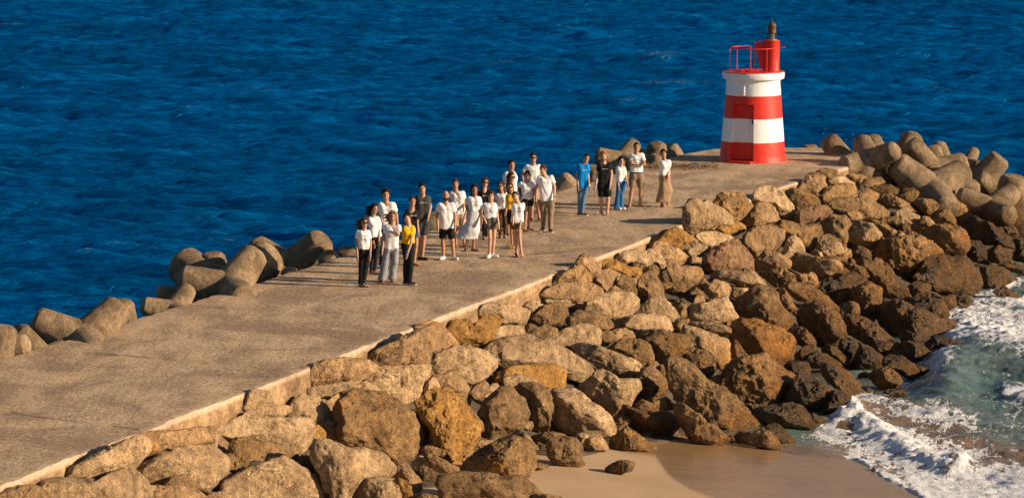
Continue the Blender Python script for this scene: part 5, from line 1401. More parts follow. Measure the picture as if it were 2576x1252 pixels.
M_LIP = plain('lips', (0.30, 0.09, 0.07), 0.5, 0.1); M_TEETH = plain('teeth', (0.62, 0.52, 0.45), 0.4, 0.05)
M_LENS = plain('sunglass_lens', (0.01, 0.008, 0.007), 0.08, 0.1)
M_BAND_B = plain('wristband_blue', (0.0, 0.18, 0.55), 0.5, 0.1); M_BAND_K = plain('watch_black', (0.012, 0.012, 0.013), 0.4, 0.1); M_BAND_W = plain('watch_white', (0.7, 0.7, 0.68), 0.4, 0.1)
M_INKD = plain('print_grey', (0.30, 0.32, 0.34), 0.8, 0.1); M_INKW = plain('print_white', (0.75, 0.76, 0.76), 0.8, 0.1)
M_SOLE = plain('sole_white', (0.75, 0.74, 0.70), 0.7, 0.05); M_SHOEW = plain('shoe_white', (0.74, 0.74, 0.74), 0.6, 0.05); M_SHOEK = plain('shoe_black', (0.015, 0.015, 0.016), 0.6, 0.1)
M_LEATH = plain('sandal_leather', (0.10, 0.05, 0.025), 0.7, 0.2)

def person(t, J, gy, label, yaw=0.15, skin='m', top='white', sleeve=0.62, hem=0.03, bottom=('long', 'black'), hair=('short', 'dark'), shoes='bare', glasses=False, beard=None, band='', prt=True, slim=1.0, face=0.0, dep={}, mouth='smile', headpx=None, toe=(0.25, -1), toeR=None, belt=False, gx=None):
    """J: traced joints in tile pixels: Hd N SL SR EL WL ER WR HL HR KL AL KR AR; gy: ground line."""
    sc_ = TILES[t][2] * 1.118
    ax_ = (J['AL'][0] + J['AR'][0]) / 2
    g = on_z(*tpx(t, ax_, gy), 0)
    m = ((g - CP) @ FWD) / FPX / sc_
    up_ = 1 / math.cos(math.atan2(CAMZ - 0.9, g[1]))
    def W(n, dy=0.0):
        x, y = J[n]
        return np.array([(x - ax_) * m, dep.get(n, dy) - (0.04 if n in dep else 0), (gy - y) * m * up_])
    root = empty('person', g + np.array([0, 0, 0.012]), label, 'person', 'people posing on the pier')
    Hd = W('Hd'); H = Hd[2] + 0.115; k = H / 1.72; sl = slim
    if H > 1.9: k = 1.9 / 1.72
    N = W('N'); SL, SR, EL, ER, WL, WR = W('SL'), W('SR'), W('EL'), W('ER'), W('WL', -0.15), W('WR', -0.15)
    HL, HR, KL, KR, AL, AR = W('HL'), W('HR'), W('KL', -0.02), W('KR', -0.02), W('AL'), W('AR')
    for q in (AL, AR): q[2] = max(q[2], 0.075)
    S0_ = (SL + SR) / 2
    SL = SL + (S0_ - SL) * 0.20; SR = SR + (S0_ - SR) * 0.20
    EL = EL + np.array([0.012, 0, 0]); ER = ER - np.array([0.012, 0, 0])
    waist = (HL[2] + HR[2]) / 2
    for q in (HL, HR): q[2] -= 0.065 * k
    # feet: nearer ankle in the picture stands closer to the viewer
    vis = {n: J[n][1] for n in ('AL', 'AR')}
    mid = (vis['AL'] + vis['AR']) / 2
    for n, A_, K_ in (('AL', AL, KL), ('AR', AR, KR)):
        off = -(vis[n] - mid) * m * 4.2
        off = max(-0.28, min(0.28, off)); A_[1] += off; K_[1] += off * 0.5; A_[2] = 0.085
    fd = np.array([math.sin(yaw), -math.cos(yaw), 0]); sd = np.array([math.cos(yaw), math.sin(yaw), 0])
    hy = yaw + face; hf = np.array([math.sin(hy), -math.cos(hy), -0.05]); hf /= np.linalg.norm(hf)
    tilt = (Hd - N); tilt[1] = 0; tilt = tilt / np.linalg.norm(tilt); hu = tilt - hf * (tilt @ hf); hu /= np.linalg.norm(hu); hs = np.cross(hu, -hf)
    HA = np.array([hs, hf, hu]); kb = k; kh = k * 1.1
    S0 = (SL + SR) / 2; Pv = (HL + HR) / 2
    torso_c = [(S0 * 0.82 + Pv * 0.18, 0.112), (S0 * 0.45 + Pv * 0.55, 0.092), (Pv, 0.108)]
    hwid = np.linalg.norm((SR - SL)[[0, 2]]) / 2
    lo = np.array([min(q[0] for q in (EL, ER, WL, WR, AL, AR, SL, SR, Hd)) - 0.33, -0.62, -0.03]); hi = np.array([max(q[0] for q in (EL, ER, WL, WR, AL, AR, SL, SR, Hd)) + 0.33, 0.62, Hd[2] + 0.22])
    def torso(Fd, inf, f=1.0):
        for i in range(2):
            a, ra = torso_c[i]; b, rb = torso_c[i + 1]
            for s_ in (-1, 1):
                Fd.cone(a + sd * s_ * 0.062 * k, b + sd * s_ * 0.05 * k, ra * k * sl + inf, rb * k * sl + inf, 0.04, flat=(fd, 0.84))
        Fd.cone(SL * 0.88 + S0 * 0.12 - np.array([0, 0, 0.03]), SR * 0.88 + S0 * 0.12 - np.array([0, 0, 0.03]), 0.05 * k * sl + inf, 0.05 * k * sl + inf, 0.05)
        if sl < 0.95:
            for s_ in (-1, 1): Fd.ell(S0 * 0.72 + Pv * 0.28 + fd * 0.058 * k + sd * s_ * 0.066 * k, [0.056 * k + inf] * 3, np.eye(3), 0.06)
    # ---------------- body: one surface
    B = Field(lo, hi, 0.0105)
    torso(B, 0)
    B.cone(N - np.array([0, 0, 0.03]), Hd - hu * 0.06 * kh, 0.050 * kh * (0.5 + 0.5 * sl), 0.047 * kh, 0.03)
    B.cone(N - np.array([0, 0, 0.02]), S0 - np.array([0, 0, 0.02]), 0.055 * k, 0.075 * k, 0.04)
    B.ell(Hd + hu * 0.018 * kh, [0.073 * kh, 0.09 * kh, 0.098 * kh], HA, 0.0)
    B.ell(Hd - hu * 0.05 * kh + hf * 0.018 * kh, [0.056 * kh, 0.066 * kh, 0.066 * kh], HA, 0.03)
    B.cone(Hd + hf * 0.085 * kh + hu * 0.012 * kh, Hd + hf * 0.103 * kh - hu * 0.018 * kh, 0.009 * kh, 0.014 * kh, 0.012)
    for s_ in (-1, 1): B.ell(Hd + hs * s_ * 0.077 * kh - hf * 0.005, [0.012, 0.02, 0.03], HA, 0.01)
    for a, b, c_ in ((SL, EL, WL), (SR, ER, WR)):
        B.cone(a, b, 0.05 * k * sl, 0.039 * k * sl, 0.025); B.cone(b, c_, 0.040 * k * sl, 0.026 * k, 0.012)
        v = c_ - b; v /= np.linalg.norm(v); v2 = v * 0.9 + np.array([0, -0.1, -0.25]) if c_[2] < b[2] else v; v2 /= np.linalg.norm(v2)
        pal = c_ + v2 * 0.075 * k
        B.cone(c_, pal, 0.026 * k, 0.032 * k, 0.02, flat=(np.cross(v2, fd) / (np.linalg.norm(np.cross(v2, fd)) + 1e-6), 0.75))
        acr = fd - v2 * (fd @ v2); acr /= np.linalg.norm(acr)
        for i_, (o_, L_) in enumerate(((-0.027, 0.06), (-0.009, 0.072), (0.009, 0.068), (0.026, 0.052))):
            p0 = pal + acr * o_ * k; p1 = p0 + v2 * L_ * 0.55 * k; p2 = p1 + (v2 * 0.8 + np.array([0.0, 0.25, 0])) * L_ * 0.5 * k
            B.cone(p0, p1, 0.0095, 0.009, 0.004); B.cone(p1, p2, 0.009, 0.008, 0.003)
        th = c_ + v2 * 0.03 * k + acr * 0.028 * k
        B.cone(th, th + (v2 * 0.7 + acr * 0.7) * 0.055 * k, 0.011, 0.009, 0.006)
    tl = {'L': toe, 'R': toeR or toe}
    for a, b, c_, sn in ((HL, KL, AL, 'L'), (HR, KR, AR, 'R')):
        B.cone(a - np.array([0, 0, 0.02]), b, 0.088 * k * sl, 0.055 * k * sl, 0.03); B.cone(b, c_, 0.052 * k * sl, 0.037 * k * sl, 0.02)
        cf = b * 0.68 + c_ * 0.32 - fd * 0.018
        B.ell(cf, [0.056 * k * sl, 0.056 * k * sl, 0.11 * k], np.eye(3), 0.02)
        td = np.array([*tl[sn], 0.0]); td /= np.linalg.norm(td)
        hl = c_.copy(); hl[2] = 0.036; toep = hl + td * 0.145 * k; toep[2] = 0.02
        B.cone(c_, hl - td * 0.03, 0.036 * k, 0.034, 0.02); B.cone(hl - td * 0.035, toep, 0.034, 0.026, 0.025)
        sdx = np.array([-td[1], td[0], 0])
        for q_ in range(5):
            p = toep + sdx * (q_ - 2) * 0.0135 + td * (0.012 - 0.004 * abs(q_ - 1)); B.cone(p, p + td * 0.02, 0.0105, 0.0095, 0.004)
    B.clip((0, 0, -1), 0.0)
    body = B.mesh('body', SK[skin], root)
    # ---------------- face
    for s_ in (-1, 1):
        mb = MB(); mb.lathe([(0.0, -0.008), (0.010, -0.004), (0.012, 0), (0.010, 0.004), (0, 0.008)], 10)
        c_ = Hd + hf * 0.088 * kh + hs * s_ * 0.031 * kh + hu * 0.016 * kh
        Vs = np.concatenate(mb.V) @ np.array([[1, 0, 0], [0, 0, 1], [0, 1, 0.]]); mb.V = [Vs[:, 0:1] * hs * 1.2 + Vs[:, 1:2] * hf * 0.6 + Vs[:, 2:3] * hu * 0.8 + c_]
        if not glasses: mb.build('eye', M_EYE, root)
        mb = MB(); c2 = c_ + hu * 0.024 * k
        mb.tube([c2 - hs * 0.018 * kh, c2 + hu * 0.004, c2 + hs * 0.018 * kh], 0.0045, 6); mb.build('eyebrow', HM[hair[1]] , root)
    mb = MB(); cm_ = Hd + hf * 0.086 * kh - hu * 0.052 * kh
    mb.tube([cm_ - hs * 0.019 * kh + hu * 0.004, cm_ + hf * 0.003, cm_ + hs * 0.019 * kh + hu * 0.004], [0.003, 0.0065, 0.003], 8); mb.build('mouth', M_TEETH if mouth == 'smile' else M_LIP, root)
    if glasses:
        mb = MB()
        for s_ in (-1, 1):
            c_ = Hd + hf * 0.098 * kh + hs * s_ * 0.033 * kh + hu * 0.014 * kh
            mb.box(c_, (0.026, 0.004, 0.018), [hs, hf, hu])
            mb.tube([c_ + hs * s_ * 0.026, Hd + hs * s_ * 0.078 * kh + hu * 0.018 - hf * 0.0], 0.003, 5)
        mb.box(Hd + hf * 0.100 * kh + hu * 0.02 * kh, (0.012, 0.003, 0.003), [hs, hf, hu])
        mb.build('sunglasses', M_LENS, root, smooth=False)
    # ---------------- hair
    hk, hc = hair[0], hair[1]
    if hk != 'bald':
        Hf = Field(Hd - 0.55, Hd + 0.35, 0.0105)
        inf = 0.012 if hk == 'short' else 0.022
        pl = [(hf * 0.86 - hu * 0.5, (hf * 0.86 - hu * 0.5) @ (Hd + hf * 0.045 * kh + hu * 0.035 * kh))]
        if hk == 'short': pl.append((-hu, -hu @ (Hd - hu * 0.045 * kh)))
        Hf.ell(Hd + hu * 0.024 * kh - hf * 0.004, [0.073 * kh + inf, 0.09 * kh + inf, 0.098 * kh + inf], HA, 0.0, pl)
        if hk in ('quiff', 'curlytop'): Hf.ell(Hd + hu * 0.105 * kh + hf * 0.02, [0.07 * kh, 0.075 * kh, 0.04 * kh], HA, 0.02)
        if hk in ('long', 'windy', 'curly', 'side'):
            bk = Hd - hf * 0.055 * kh
            if hk == 'side': ends = [(bk - hs * 0.05, SL * 1.05 - S0 * 0.05 + fd * 0.05 - np.array([0, 0, 0.16]), 0.05, 0.038), (bk, S0 - fd * 0.08, 0.07, 0.05)]
            elif hk == 'windy': ends = [(bk, S0 - fd * 0.08 - np.array([0.05, 0, 0.04]), 0.07, 0.055), (bk, bk + np.array([-0.15, 0.02, -0.03]), 0.065, 0.022), (bk + hu * 0.03, bk + np.array([-0.19, 0.03, 0.035]), 0.045, 0.013), (bk - hu * 0.05, bk + np.array([-0.17, 0.02, -0.13]), 0.055, 0.018), (bk - hu * 0.02, bk + np.array([-0.22, 0.05, -0.06]), 0.03, 0.01)]
            else: ends = [(bk, S0 - fd * 0.09 - np.array([0, 0, 0.08]), 0.075, 0.06), (bk - hs * 0.04, S0 - hs * 0.09 - np.array([0, 0, 0.06]), 0.05, 0.035), (bk + hs * 0.04, S0 + hs * 0.09 - np.array([0, 0, 0.06]), 0.045, 0.03)]
            for a, b, ra, rb in ends: Hf.cone(a, b, ra, rb, 0.03)
        if hk == 'bun': Hf.ell(Hd - hf * 0.1 * kh - hu * 0.01, [0.045] * 3, HA, 0.02)
        sl_, P_ = Hf.grid(Hf.o, Hf.o + np.array(Hf.F.shape) * Hf.h)
        mk = np.abs(Hf.F) < 0.04
        Hf.F[mk] += (fbm(P_[mk] * (40 if hk in ('curly', 'curlytop') else 24), 2) * (0.016 if hk in ('curly', 'windy', 'curlytop') else 0.008)).astype(np.float32)
        Hf.mesh('hair', HM[hc], root)
    if beard:
        Bf = Field(Hd - 0.2, Hd + 0.2, 0.009)
        Bf.ell(Hd - hu * 0.058 * kh + hf * 0.022 * kh, [0.062 * kh, 0.074 * kh, 0.066 * kh], HA, 0.0, [(hu, hu @ (Hd - hu * 0.028 * kh)), (-hf, -hf @ (Hd - hf * 0.0))])
        Bf.ell(Hd + hf * 0.09 * kh - hu * 0.037 * kh, [0.032, 0.012, 0.008], HA, 0.0)
        Bf.clip((0, 0, 0), -9) if False else None
        sl_, P_ = Bf.grid(cm_ - 0.03, cm_ + 0.03)
        Bf.F[sl_] = np.maximum(Bf.F[sl_], (0.017 - np.linalg.norm((P_ - cm_ - hf * 0.006) * np.array([0.6, 1, 1.2]), axis=-1)).astype(np.float32))
        Bf.mesh('beard', HM[beard], root)
    # ---------------- top
    T = Field(lo, hi, 0.0115)
    torso(T, 0.018)
    hemz = waist - hem - 0.02
    T.cone(Pv - sd * 0.06 + [0, 0, 0.05], Pv - sd * 0.062 - np.array([0, 0, 0.12]), 0.125 * k * sl, 0.13 * k * sl, 0.03, flat=(fd, 0.9)); T.cone(Pv + sd * 0.06 + [0, 0, 0.05], Pv + sd * 0.062 - np.array([0, 0, 0.12]), 0.125 * k * sl, 0.13 * k * sl, 0.03, flat=(fd, 0.9))
    T.clip((0, 0, -1), -hemz)
    for a, b in ((SL, EL), (SR, ER)):
        v = b - a; L_ = np.linalg.norm(v); v = v / L_; e_ = a + v * L_ * sleeve
        T.cone(a + v * 0.01, b, 0.055 * k * sl + 0.008, 0.060 * k * sl + 0.014, 0.03, [(v, v @ e_)])
    nn = Hd - N; nn /= np.linalg.norm(nn)
    sl_, P_ = T.grid(N - 0.25, N + 0.3)
    T.F[sl_] = np.maximum(T.F[sl_], (0.07 * k - np.linalg.norm((P_ - (N + nn * 0.03)) * np.array([1, 1, 1.15]), axis=-1)).astype(np.float32))
    T.wrinkle(0.019, 7.5, sum(map(ord, label)) % 97)
    shirt = T.mesh('t_shirt', CM[top], root)
    # printed line across the chest, laid on the cloth
    if prt and shirt:
        VV = np.array([v.co[:] for v in shirt.data.vertices])
        pc = S0 * 0.80 + Pv * 0.20
        q = []
        for a in np.linspace(-0.085, 0.085, 31):
            tgt = pc + sd * a * k
            dd = np.linalg.norm((VV - tgt) - ((VV - tgt) @ fd)[:, None] * fd, axis=1)
            c_ = VV[(dd < 0.02) & (((VV - pc) @ fd) > 0)]
            o_ = (c_ @ fd).max() if len(c_) else (tgt @ fd) + 0.1
            q.append(tgt - fd * (tgt @ fd) + fd * (o_ + 0.003))
        hh = 0.006 if top in ('black', 'charcoal') else 0.0045
        Vv = [p + np.array([0, 0, s_ * hh]) for p in q for s_ in (-1, 1)] + [p + np.array([0, 0, s_ * hh]) - fd * 0.012 for p in q for s_ in (-1, 1)]
        n2 = len(q) * 2; Ff = []
        for i in range(len(q) - 1):
            a = i * 2
            if (i * 7 + len(label)) % 5 in (1, 3) and i % 2: continue
            Ff += [(a, a + 2, a + 3, a + 1), (n2 + a, n2 + a + 1, n2 + a + 3, n2 + a + 2), (a, n2 + a, n2 + a + 2, a + 2), (a + 1, a + 3, n2 + a + 3, n2 + a + 1)]
        link('chest_print', mesh_from('chest_print', np.array(Vv), Ff, M_INKW if top in ('black', 'charcoal', 'blue') else M_INKD, False), root)
    # ---------------- bottom
    kind, bc = bottom
    Q = Field(lo, hi, 0.0115)
    wz = hemz + 0.025
    if kind in ('skirt', 'windskirt'):
        zb_ = 0.16 if kind == 'skirt' else 0.32
        c0 = Pv + np.array([0, 0, 0.02]); cm2 = np.array([(KL[0] + KR[0]) / 2, 0, KL[2]]); cb = np.array([(AL[0] + AR[0]) / 2 - (0.06 if kind == 'skirt' else 0.12), 0.02, zb_])
        for s_ in (-1, 1): Q.cone(c0 + sd * s_ * 0.05, cm2 + sd * s_ * 0.05, 0.12 * k * sl, 0.155 * k, 0.05); Q.cone(cm2 + sd * s_ * 0.05, cb + sd * s_ * 0.05, 0.155 * k, 0.175 * k, 0.05)
        if kind == 'windskirt':
            Q.cone(cm2 + [-0.08, 0.03, 0.1], cm2 + [-0.36, 0.1, -0.16], 0.13, 0.06, 0.05, flat=(np.array([0, 1., 0]), 0.4))
            Q.cone(cm2 + [0.06, -0.02, 0], np.array([AR[0] + 0.05, 0.0, 0.28]), 0.10, 0.07, 0.05, flat=(np.array([0, 1., 0]), 0.6))
        Q.clip((0, 0, -1), -zb_ + 0.0)
    else:
        for s_ in (-1, 1): Q.cone(Pv + sd * s_ * 0.05 + [0, 0, 0.08], Pv + sd * s_ * 0.055 - np.array([0, 0, 0.02]), 0.105 * k * sl + 0.012, 0.118 * k * sl + 0.01, 0.03, flat=(fd, 0.9))
        w = {'long': (0.068, 0.058), 'slim': (0.06, 0.045), 'wide': (0.088, 0.098), 'flare': (0.066, 0.105), 'shorts': (0.088, 0.085), 'mini': (0.098, 0.098)}[kind]
        fr = {'shorts': 0.86, 'mini': 0.52}.get(kind, 1.0)
        for a, b, c_ in ((HL, KL, AL), (HR, KR, AR)):
            v = b - a; L_ = np.linalg.norm(v); v = v / L_
            if kind in ('shorts', 'mini'):
                e_ = a + v * L_ * fr
                Q.cone(a, b, 0.100 * k * sl + 0.012, w[0] * k, 0.03, [(v, v @ e_)])
            else:
                Q.cone(a, b, 0.096 * k * sl + 0.012, w[0] * k + 0.006, 0.03)
                e2 = c_.copy(); e2[2] = 0.055 if kind in ('wide', 'flare', 'long') else 0.09
                Q.cone(b, e2, w[0] * k + 0.006, w[1] * k, 0.02)
        if kind not in ('shorts', 'mini'): Q.clip((0, 0, -1), -0.035 if kind in ('wide', 'flare') else -0.07)
    Q.clip((0, 0, 1), wz)
    Q.wrinkle(0.016 if kind in ('skirt', 'windskirt', 'wide', 'flare', 'long') else 0.012, 7.0 if 'skirt' not in kind else 6.0, sum(map(ord, label)) % 91 + 5)
    nm = {'long': 'trousers', 'slim': 'jeans', 'wide': 'wide_trousers', 'flare': 'flared_jeans', 'shorts': 'shorts', 'mini': 'shorts', 'skirt': 'skirt', 'windskirt': 'skirt'}[kind]
    Q.mesh(nm, CM[bc], root)
    # ---------------- shoes
    if shoes != 'bare':
        for c_, sn in ((AL, 'L'), (AR, 'R')):
            td = np.array([*tl[sn], 0.0]); td /= np.linalg.norm(td)
            hl = c_.copy(); hl[2] = 0.04; tp_ = hl + td * 0.15 * k; tp_[2] = 0.034
            Sf = Field(c_ - [0.35, 0.35, 0.12], c_ + [0.35, 0.35, 0.12], 0.009)
            if shoes in ('sandal', 'sandal_k', 'mustard'):
                Sf.cone(hl - td * 0.05, tp_, 0.044, 0.043, 0.02, [((0, 0, 1), 0.018)])
                mt = M_LEATH if shoes == 'sandal' else (M_SHOEK if shoes == 'sandal_k' else CM['mustard'])
                sh = Sf.mesh('sandal', mt, root)
                mb = MB(); sx = np.array([-td[1], td[0], 0])
                for f_ in ((0.10, 0.045), (0.03, 0.07)) if shoes != 'mustard' else ((0.10, 0.045), (0.06, 0.055), (0.12, 0.04)):
                    c2 = hl + td * f_[0] * k; c2[2] = 0.012
                    mb.tube([c2 + sx * 0.042 * math.cos(a) + np.array([0, 0, f_[1] * math.sin(a)]) for a in np.linspace(0, math.pi, 9)], 0.009 if shoes != 'mustard' else 0.016, 6)
                mb.build('strap', mt, sh)
            else:
                Sf.cone(hl - td * 0.035, tp_, 0.044, 0.036, 0.02); Sf.cone(c_ - td * 0.005, hl, 0.042, 0.044, 0.02, [((0, 0, 1), 0.115)])
                Sf.clip((0, 0, -1), 0.0)
                sh = Sf.mesh('shoe', {'white': M_SHOEW, 'black': M_SHOEK, 'blackwhite': M_SHOEK, 'brown': M_LEATH, 'black_all': M_SHOEK}[shoes], root)
                if shoes in ('blackwhite', 'white', 'brown'):
                    Sg = Field(c_ - [0.35, 0.35, 0.12], c_ + [0.35, 0.35, 0.12], 0.008)
                    Sg.cone(hl - td * 0.04, tp_ + td * 0.005, 0.049, 0.041, 0.02, [((0, 0, 1), 0.03)]); Sg.clip((0, 0, -1), 0.0)
                    Sg.mesh('sole', M_SOLE, sh)
    # ---------------- wrist things
    for b_ in band.split():
        wr, el = (WL, EL) if b_[0] == 'L' else (WR, ER)
        v = (el - wr) / np.linalg.norm(el - wr)
        c_ = wr + v * 0.035; mb = MB()
        mb.tube([c_ - v * 0.012, c_ + v * 0.012], 0.034 * k, 14)
        mb.build('wristband' if b_[1] == 'b' else 'watch', {'b': M_BAND_B, 'k': M_BAND_K, 'w': M_BAND_W}[b_[1]], root)
    if belt:
        mb = MB(); n_ = 22; c_ = np.array([Pv[0], Pv[1], waist + 0.03])
        mb.tube([c_ + sd * math.cos(a) * 0.178 * k * sl + fd * math.sin(a) * 0.115 * k for a in np.linspace(0, math.tau, n_ + 1)[:-1]], 0.014, 6, closed=True); mb.build('belt', CM['black'], root)
    return root

def Jt(s):
    q = s.split(); d = {}
    names = ['Hd', 'N', 'SL', 'SR', 'EL', 'WL', 'ER', 'WR', 'HL', 'HR', 'KL', 'AL', 'KR', 'AR']
    for n_, i in zip(names, range(0, len(q), 2)): d[n_] = (float(q[i]), float(q[i + 1]))
    return d
person('P1', Jt('180 500 178 570 95 600 238 598 88 720 105 865 253 715 243 860 150 765 218 765 145 960 135 1150 195 960 160 1150'), 1197,
       'woman in white tee, black trousers and sunglasses, front left of the group', 0.3, 'm', bottom=('long', 'black'), hair=('windy', 'brown'), shoes='sandal', glasses=True, slim=0.86, band='Rb', toe=(0.8, -0.6))
person('P1', Jt('285 350 275 420 232 450 325 450 252 580 285 720 345 570 340 690 280 635 335 635 262 830 250 1000 312 830 290 1020'), 1058,
       'woman in white tee and dark trousers, hair blown left, second from left', 0.75, 'm', bottom=('slim', 'navy'), hair=('windy', 'dark'), shoes='sandal', slim=0.86, toe=(0.9, -0.4))
person('P1', Jt('415 195 420 268 345 298 515 298 332 420 372 465 535 420 545 520 392 545 470 545 375 745 365 935 480 745 500 935'), 985,
       'dark-haired man in white tee standing behind the wavy-haired woman', 0.1, 'm', bottom=('long', 'navy'), hair=('quiff', 'dark'), shoes='black', dep={'WL': -0.12})
person('P1', Jt('488 432 488 505 402 540 572 540 388 665 376 800 560 625 500 545 432 755 520 755 410 940 368 1105 505 930 480 1100'), 1142,
       'woman in white tee and wide grey trousers with her hand on chest', 0.1, 'm', bottom=('wide', 'greyblue'), hair=('windy', 'blond'), shoes='sandal', slim=0.88, hem=0.05, band='Rb', dep={'WR': -0.17, 'ER': -0.05})
person('P1', Jt('648 458 668 515 622 545 716 552 605 640 612 720 702 700 652 830 618 705 692 712 640 900 628 1110 690 900 672 1120'), 1178,
       'woman in bright yellow tee and black trousers, front right of left cluster', 0.55, 'l', top='yellow', bottom=('long', 'black'), hair=('side', 'dark'), shoes='blackwhite', slim=0.86, band='Rb', prt=False, face=-0.4, toe=(0.9, -0.4), toeR=(0.9, -0.4), dep={'ER': -0.14, 'WR': -0.2, 'EL': 0.1, 'WL': 0.12})
person('P1', Jt('705 268 703 335 642 368 752 385 632 470 640 560 765 480 770 600 680 535 742 540 715 740 700 925 748 740 722 935'), 962,
       'woman in black tee and blue shorts between yellow tee and grey tee', 0.3, 'm', top='black', bottom=('mini', 'royal'), hair=('short', 'brown'), slim=0.86, shoes='mustard', toe=(0.9, -0.4))
person('P1', Jt('812 130 820 195 752 222 892 222 745 330 752 440 908 330 880 430 788 445 862 445 785 650 785 860 832 650 812 865'), 905,
       'tall man in sleeveless dark grey top and grey shorts, hand on hip', 0.1, 'm', top='charcoal', sleeve=0.12, bottom=('shorts', 'charcoal'), hair=('short', 'dark'), shoes='black_all', toe=(0.8, -0.6))
person('P2', Jt('285 322 287 395 195 430 385 430 170 570 190 715 412 580 402 715 245 690 345 690 250 880 255 1060 368 880 385 1060'), 1118,
       'bald bearded man in white tee, black shorts and white sneakers', 0.1, 'm', bottom=('shorts', 'black'), hair=('bald', 'dark'), beard='dark', shoes='white', hem=0.08, band='Rb', toe=(-0.45, -0.9), toeR=(0.6, -0.8))
person('P2', Jt('405 178 410 248 345 285 510 285 340 400 362 500 520 400 512 470 420 530 490 530 420 720 410 925 498 725 520 925'), 958,
       'man in white tee and beige shorts behind the bald man', 0.1, 'm', bottom=('shorts', 'beige'), hair=('short', 'brown'), mouth='closed')
person('P2', Jt('645 245 650 315 568 350 722 355 548 480 512 605 742 500 738 620 605 510 688 510 578 750 538 970 645 760 632 975'), 1010,
       'woman in white tee and long windblown white skirt with curly hair', 0.15, 'd', bottom=('windskirt', 'paleskirt'), hair=('curly', 'dark'), slim=0.86, hem=-0.02, shoes='sandal', toe=(0.1, -1), toeR=(0.9, -0.4))
person('P2', Jt('780 155 770 225 702 262 842 262 700 350 722 430 850 380 830 480 762 495 820 495 762 680 768 835 812 680 800 835'), 868,
       'woman in black tee with sunglasses standing behind white shirts', 0.2, 'l', top='black', bottom=('long', 'navy'), hair=('long', 'brown'), glasses=True, slim=0.88, mouth='closed')
person('P2', Jt('855 330 852 400 768 432 912 432 702 515 775 612 938 560 950 680 818 588 895 588 842 850 832 1035 892 840 875 1020'), 1092,
       'woman in white tee and grey shorts with white running shoes, hand on hip', -0.05, 'l', bottom=('mini', 'grey'), hair=('long', 'brown'), shoes='white', slim=0.88, hem=0.0, band='Lb Rw', dep={'WL': -0.07}, toe=(-0.3, -1), toeR=(0.8, -0.6))
person('P3', Jt('265 415 280 472 222 502 342 495 212 595 232 680 332 600 315 690 252 645 312 645 262 820 262 945 318 820 312 945'), 978,
       'woman in white tee and brown trousers with sunglasses, leaning her head', -0.1, 'm', bottom=('long', 'brown'), hair=('long', 'brown'), glasses=True, slim=0.86, band='Rk')
person('P3', Jt('370 425 385 482 345 520 435 520 335 600 325 680 450 590 480 560 360 635 412 635 380 850 392 1030 415 850 418 1055'), 1085,
       'woman in mustard yellow tee and black shorts with sunglasses, mid group', 0.1, 'm', top='yellow', bottom=('shorts', 'black'), hair=('long', 'brown'), glasses=True, slim=0.84, prt=False, shoes='mustard', toe=(-0.9, -0.4))
person('P3', Jt('430 525 448 575 400 610 518 605 398 700 402 780 503 720 478 850 408 775 488 775 432 950 442 1130 472 950 495 1140'), 1180,
       'short-haired woman in white tee and patterned dark gold shorts, black sandals', 0.0, 'l', bottom=('mini', 'ochreblack'), hair=('short', 'dark'), shoes='sandal_k', slim=0.86, mouth='closed', band='Rb', face=-0.2, hem=0.06, toe=(-0.6, -0.8), toeR=(-0.6, -0.8))
person('P3', Jt('385 180 385 240 325 270 412 270 300 350 310 430 420 360 420 450 345 510 400 510 345 690 345 850 400 690 400 850'), 880,
       'dark-haired man in white tee at the back behind curly woman', 0.3, 'm', bottom=('long', 'navy'), hair=('short', 'dark'), shoes='black')
person('P3', Jt('382 312 388 372 340 402 425 398 330 500 340 590 432 480 430 560 352 560 410 560 352 750 350 905 405 750 405 905'), 945,
       'curly-haired woman with sunglasses looking right, behind yellow shirt', 0.9, 'm', bottom=('shorts', 'khaki'), hair=('curly', 'brown'), glasses=True, slim=0.86)
person('P3', Jt('560 292 560 348 482 376 622 378 438 435 455 515 640 450 622 520 532 530 598 530 545 700 532 870 580 690 572 850'), 900,
       'woman in white tee and black shorts laughing between two tall men', 0.05, 'm', bottom=('mini', 'black'), hair=('short', 'dark'), slim=0.86, toe=(0.9, -0.4), dep={'WL': -0.1})
person('P3', Jt('625 100 625 165 545 192 698 192 500 290 512 345 705 300 700 400 598 400 672 400 610 600 608 750 672 600 690 745'), 782,
       'tall man in white tee and black sunglasses at back of group', 0.05, 'm', bottom=('shorts', 'beige'), hair=('short', 'dark'), glasses=True, shoes='sandal')
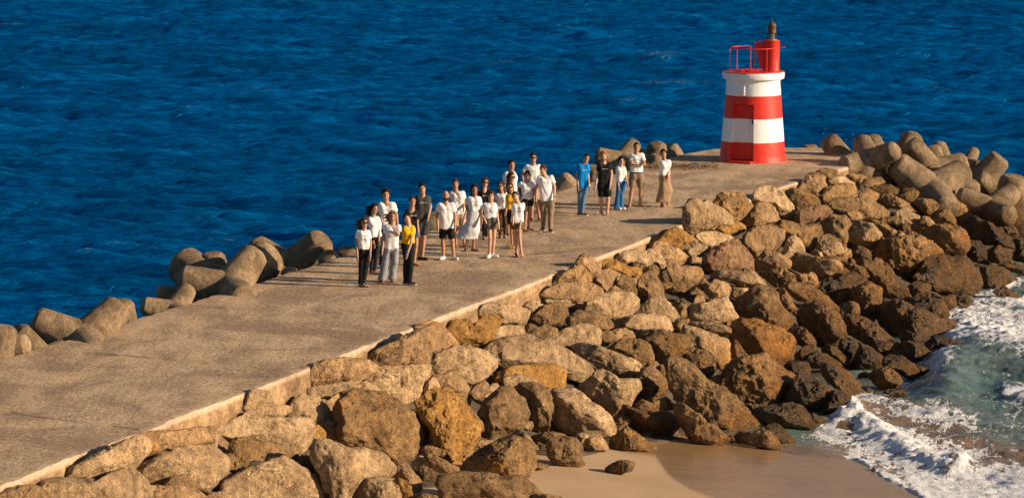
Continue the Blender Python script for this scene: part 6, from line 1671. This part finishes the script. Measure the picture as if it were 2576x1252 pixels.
person('P3', Jt('733 230 748 285 675 312 840 312 660 420 658 530 862 420 855 535 718 545 815 545 735 710 735 850 818 710 812 865'), 905,
       'man in loose white tee and khaki trousers looking left, wearing a watch', 0.1, 'l', bottom=('long', 'khaki'), hair=('short', 'brown'), shoes='blackwhite', face=-0.9, mouth='closed', band='Rk', hem=0.04, toe=(-0.5, -0.9), toeR=(0.3, -1))
person('P4', Jt('318 310 300 375 198 410 345 412 168 560 192 735 352 570 362 735 232 735 310 735 225 930 215 1130 272 930 258 1135'), 1180,
       'man in bright blue tee and jeans, leftmost of the five', 0.3, 'm', top='blue', bottom=('slim', 'denim'), hair=('short', 'dark'), shoes='brown', hem=0.02, band='Lb Rw', face=-0.1, toe=(0.9, -0.45))
person('P4', Jt('580 280 585 355 512 400 690 400 482 560 460 720 712 540 680 720 545 690 640 690 550 920 548 1120 655 920 642 1130'), 1158,
       'red-haired bearded man in black tee and long black shorts, barefoot', 0.05, 'l', top='black', bottom=('shorts', 'black'), hair=('curlytop', 'red'), beard='red', hem=0.02, band='Lb', toe=(-0.9, -0.5), toeR=(0, -1))
person('P4', Jt('850 348 848 415 792 448 902 450 800 600 812 730 922 580 948 690 825 655 892 655 805 850 785 1045 855 850 848 1040'), 1088,
       'woman in white top and flared blue jeans with white sneakers', 0.35, 'l', bottom=('flare', 'darkdenim'), hair=('bun', 'dark'), shoes='white', slim=0.85, sleeve=0.9, band='Rb', hem=0.0, toe=(0.8, -0.6))
person('P4', Jt('1085 140 1080 218 995 258 1188 258 1000 400 1150 375 1208 395 1060 375 1035 535 1140 535 1015 770 985 1005 1155 780 1140 1000'), 1048,
       'man in white tee and brown shorts with crossed arms, barefoot', 0.1, 'm', bottom=('shorts', 'khaki'), hair=('short', 'brown'), belt=True, hem=-0.04, dep={'WL': -0.2, 'WR': -0.26, 'EL': -0.08, 'ER': -0.08}, band='Rk', toe=(-0.1, -1), toeR=(0.8, -0.6))
person('P4', Jt('1498 240 1510 322 1445 360 1600 355 1455 470 1490 570 1592 480 1552 600 1465 560 1570 560 1490 800 1480 1000 1575 800 1570 1010'), 1050,
       'woman in white polo and long tan skirt, rightmost of the people', 0.45, 'm', bottom=('skirt', 'tan'), hair=('side', 'dark'), slim=0.88, prt=False, hem=-0.02, face=-0.45, band='Rk', toe=(-0.9, -0.4))
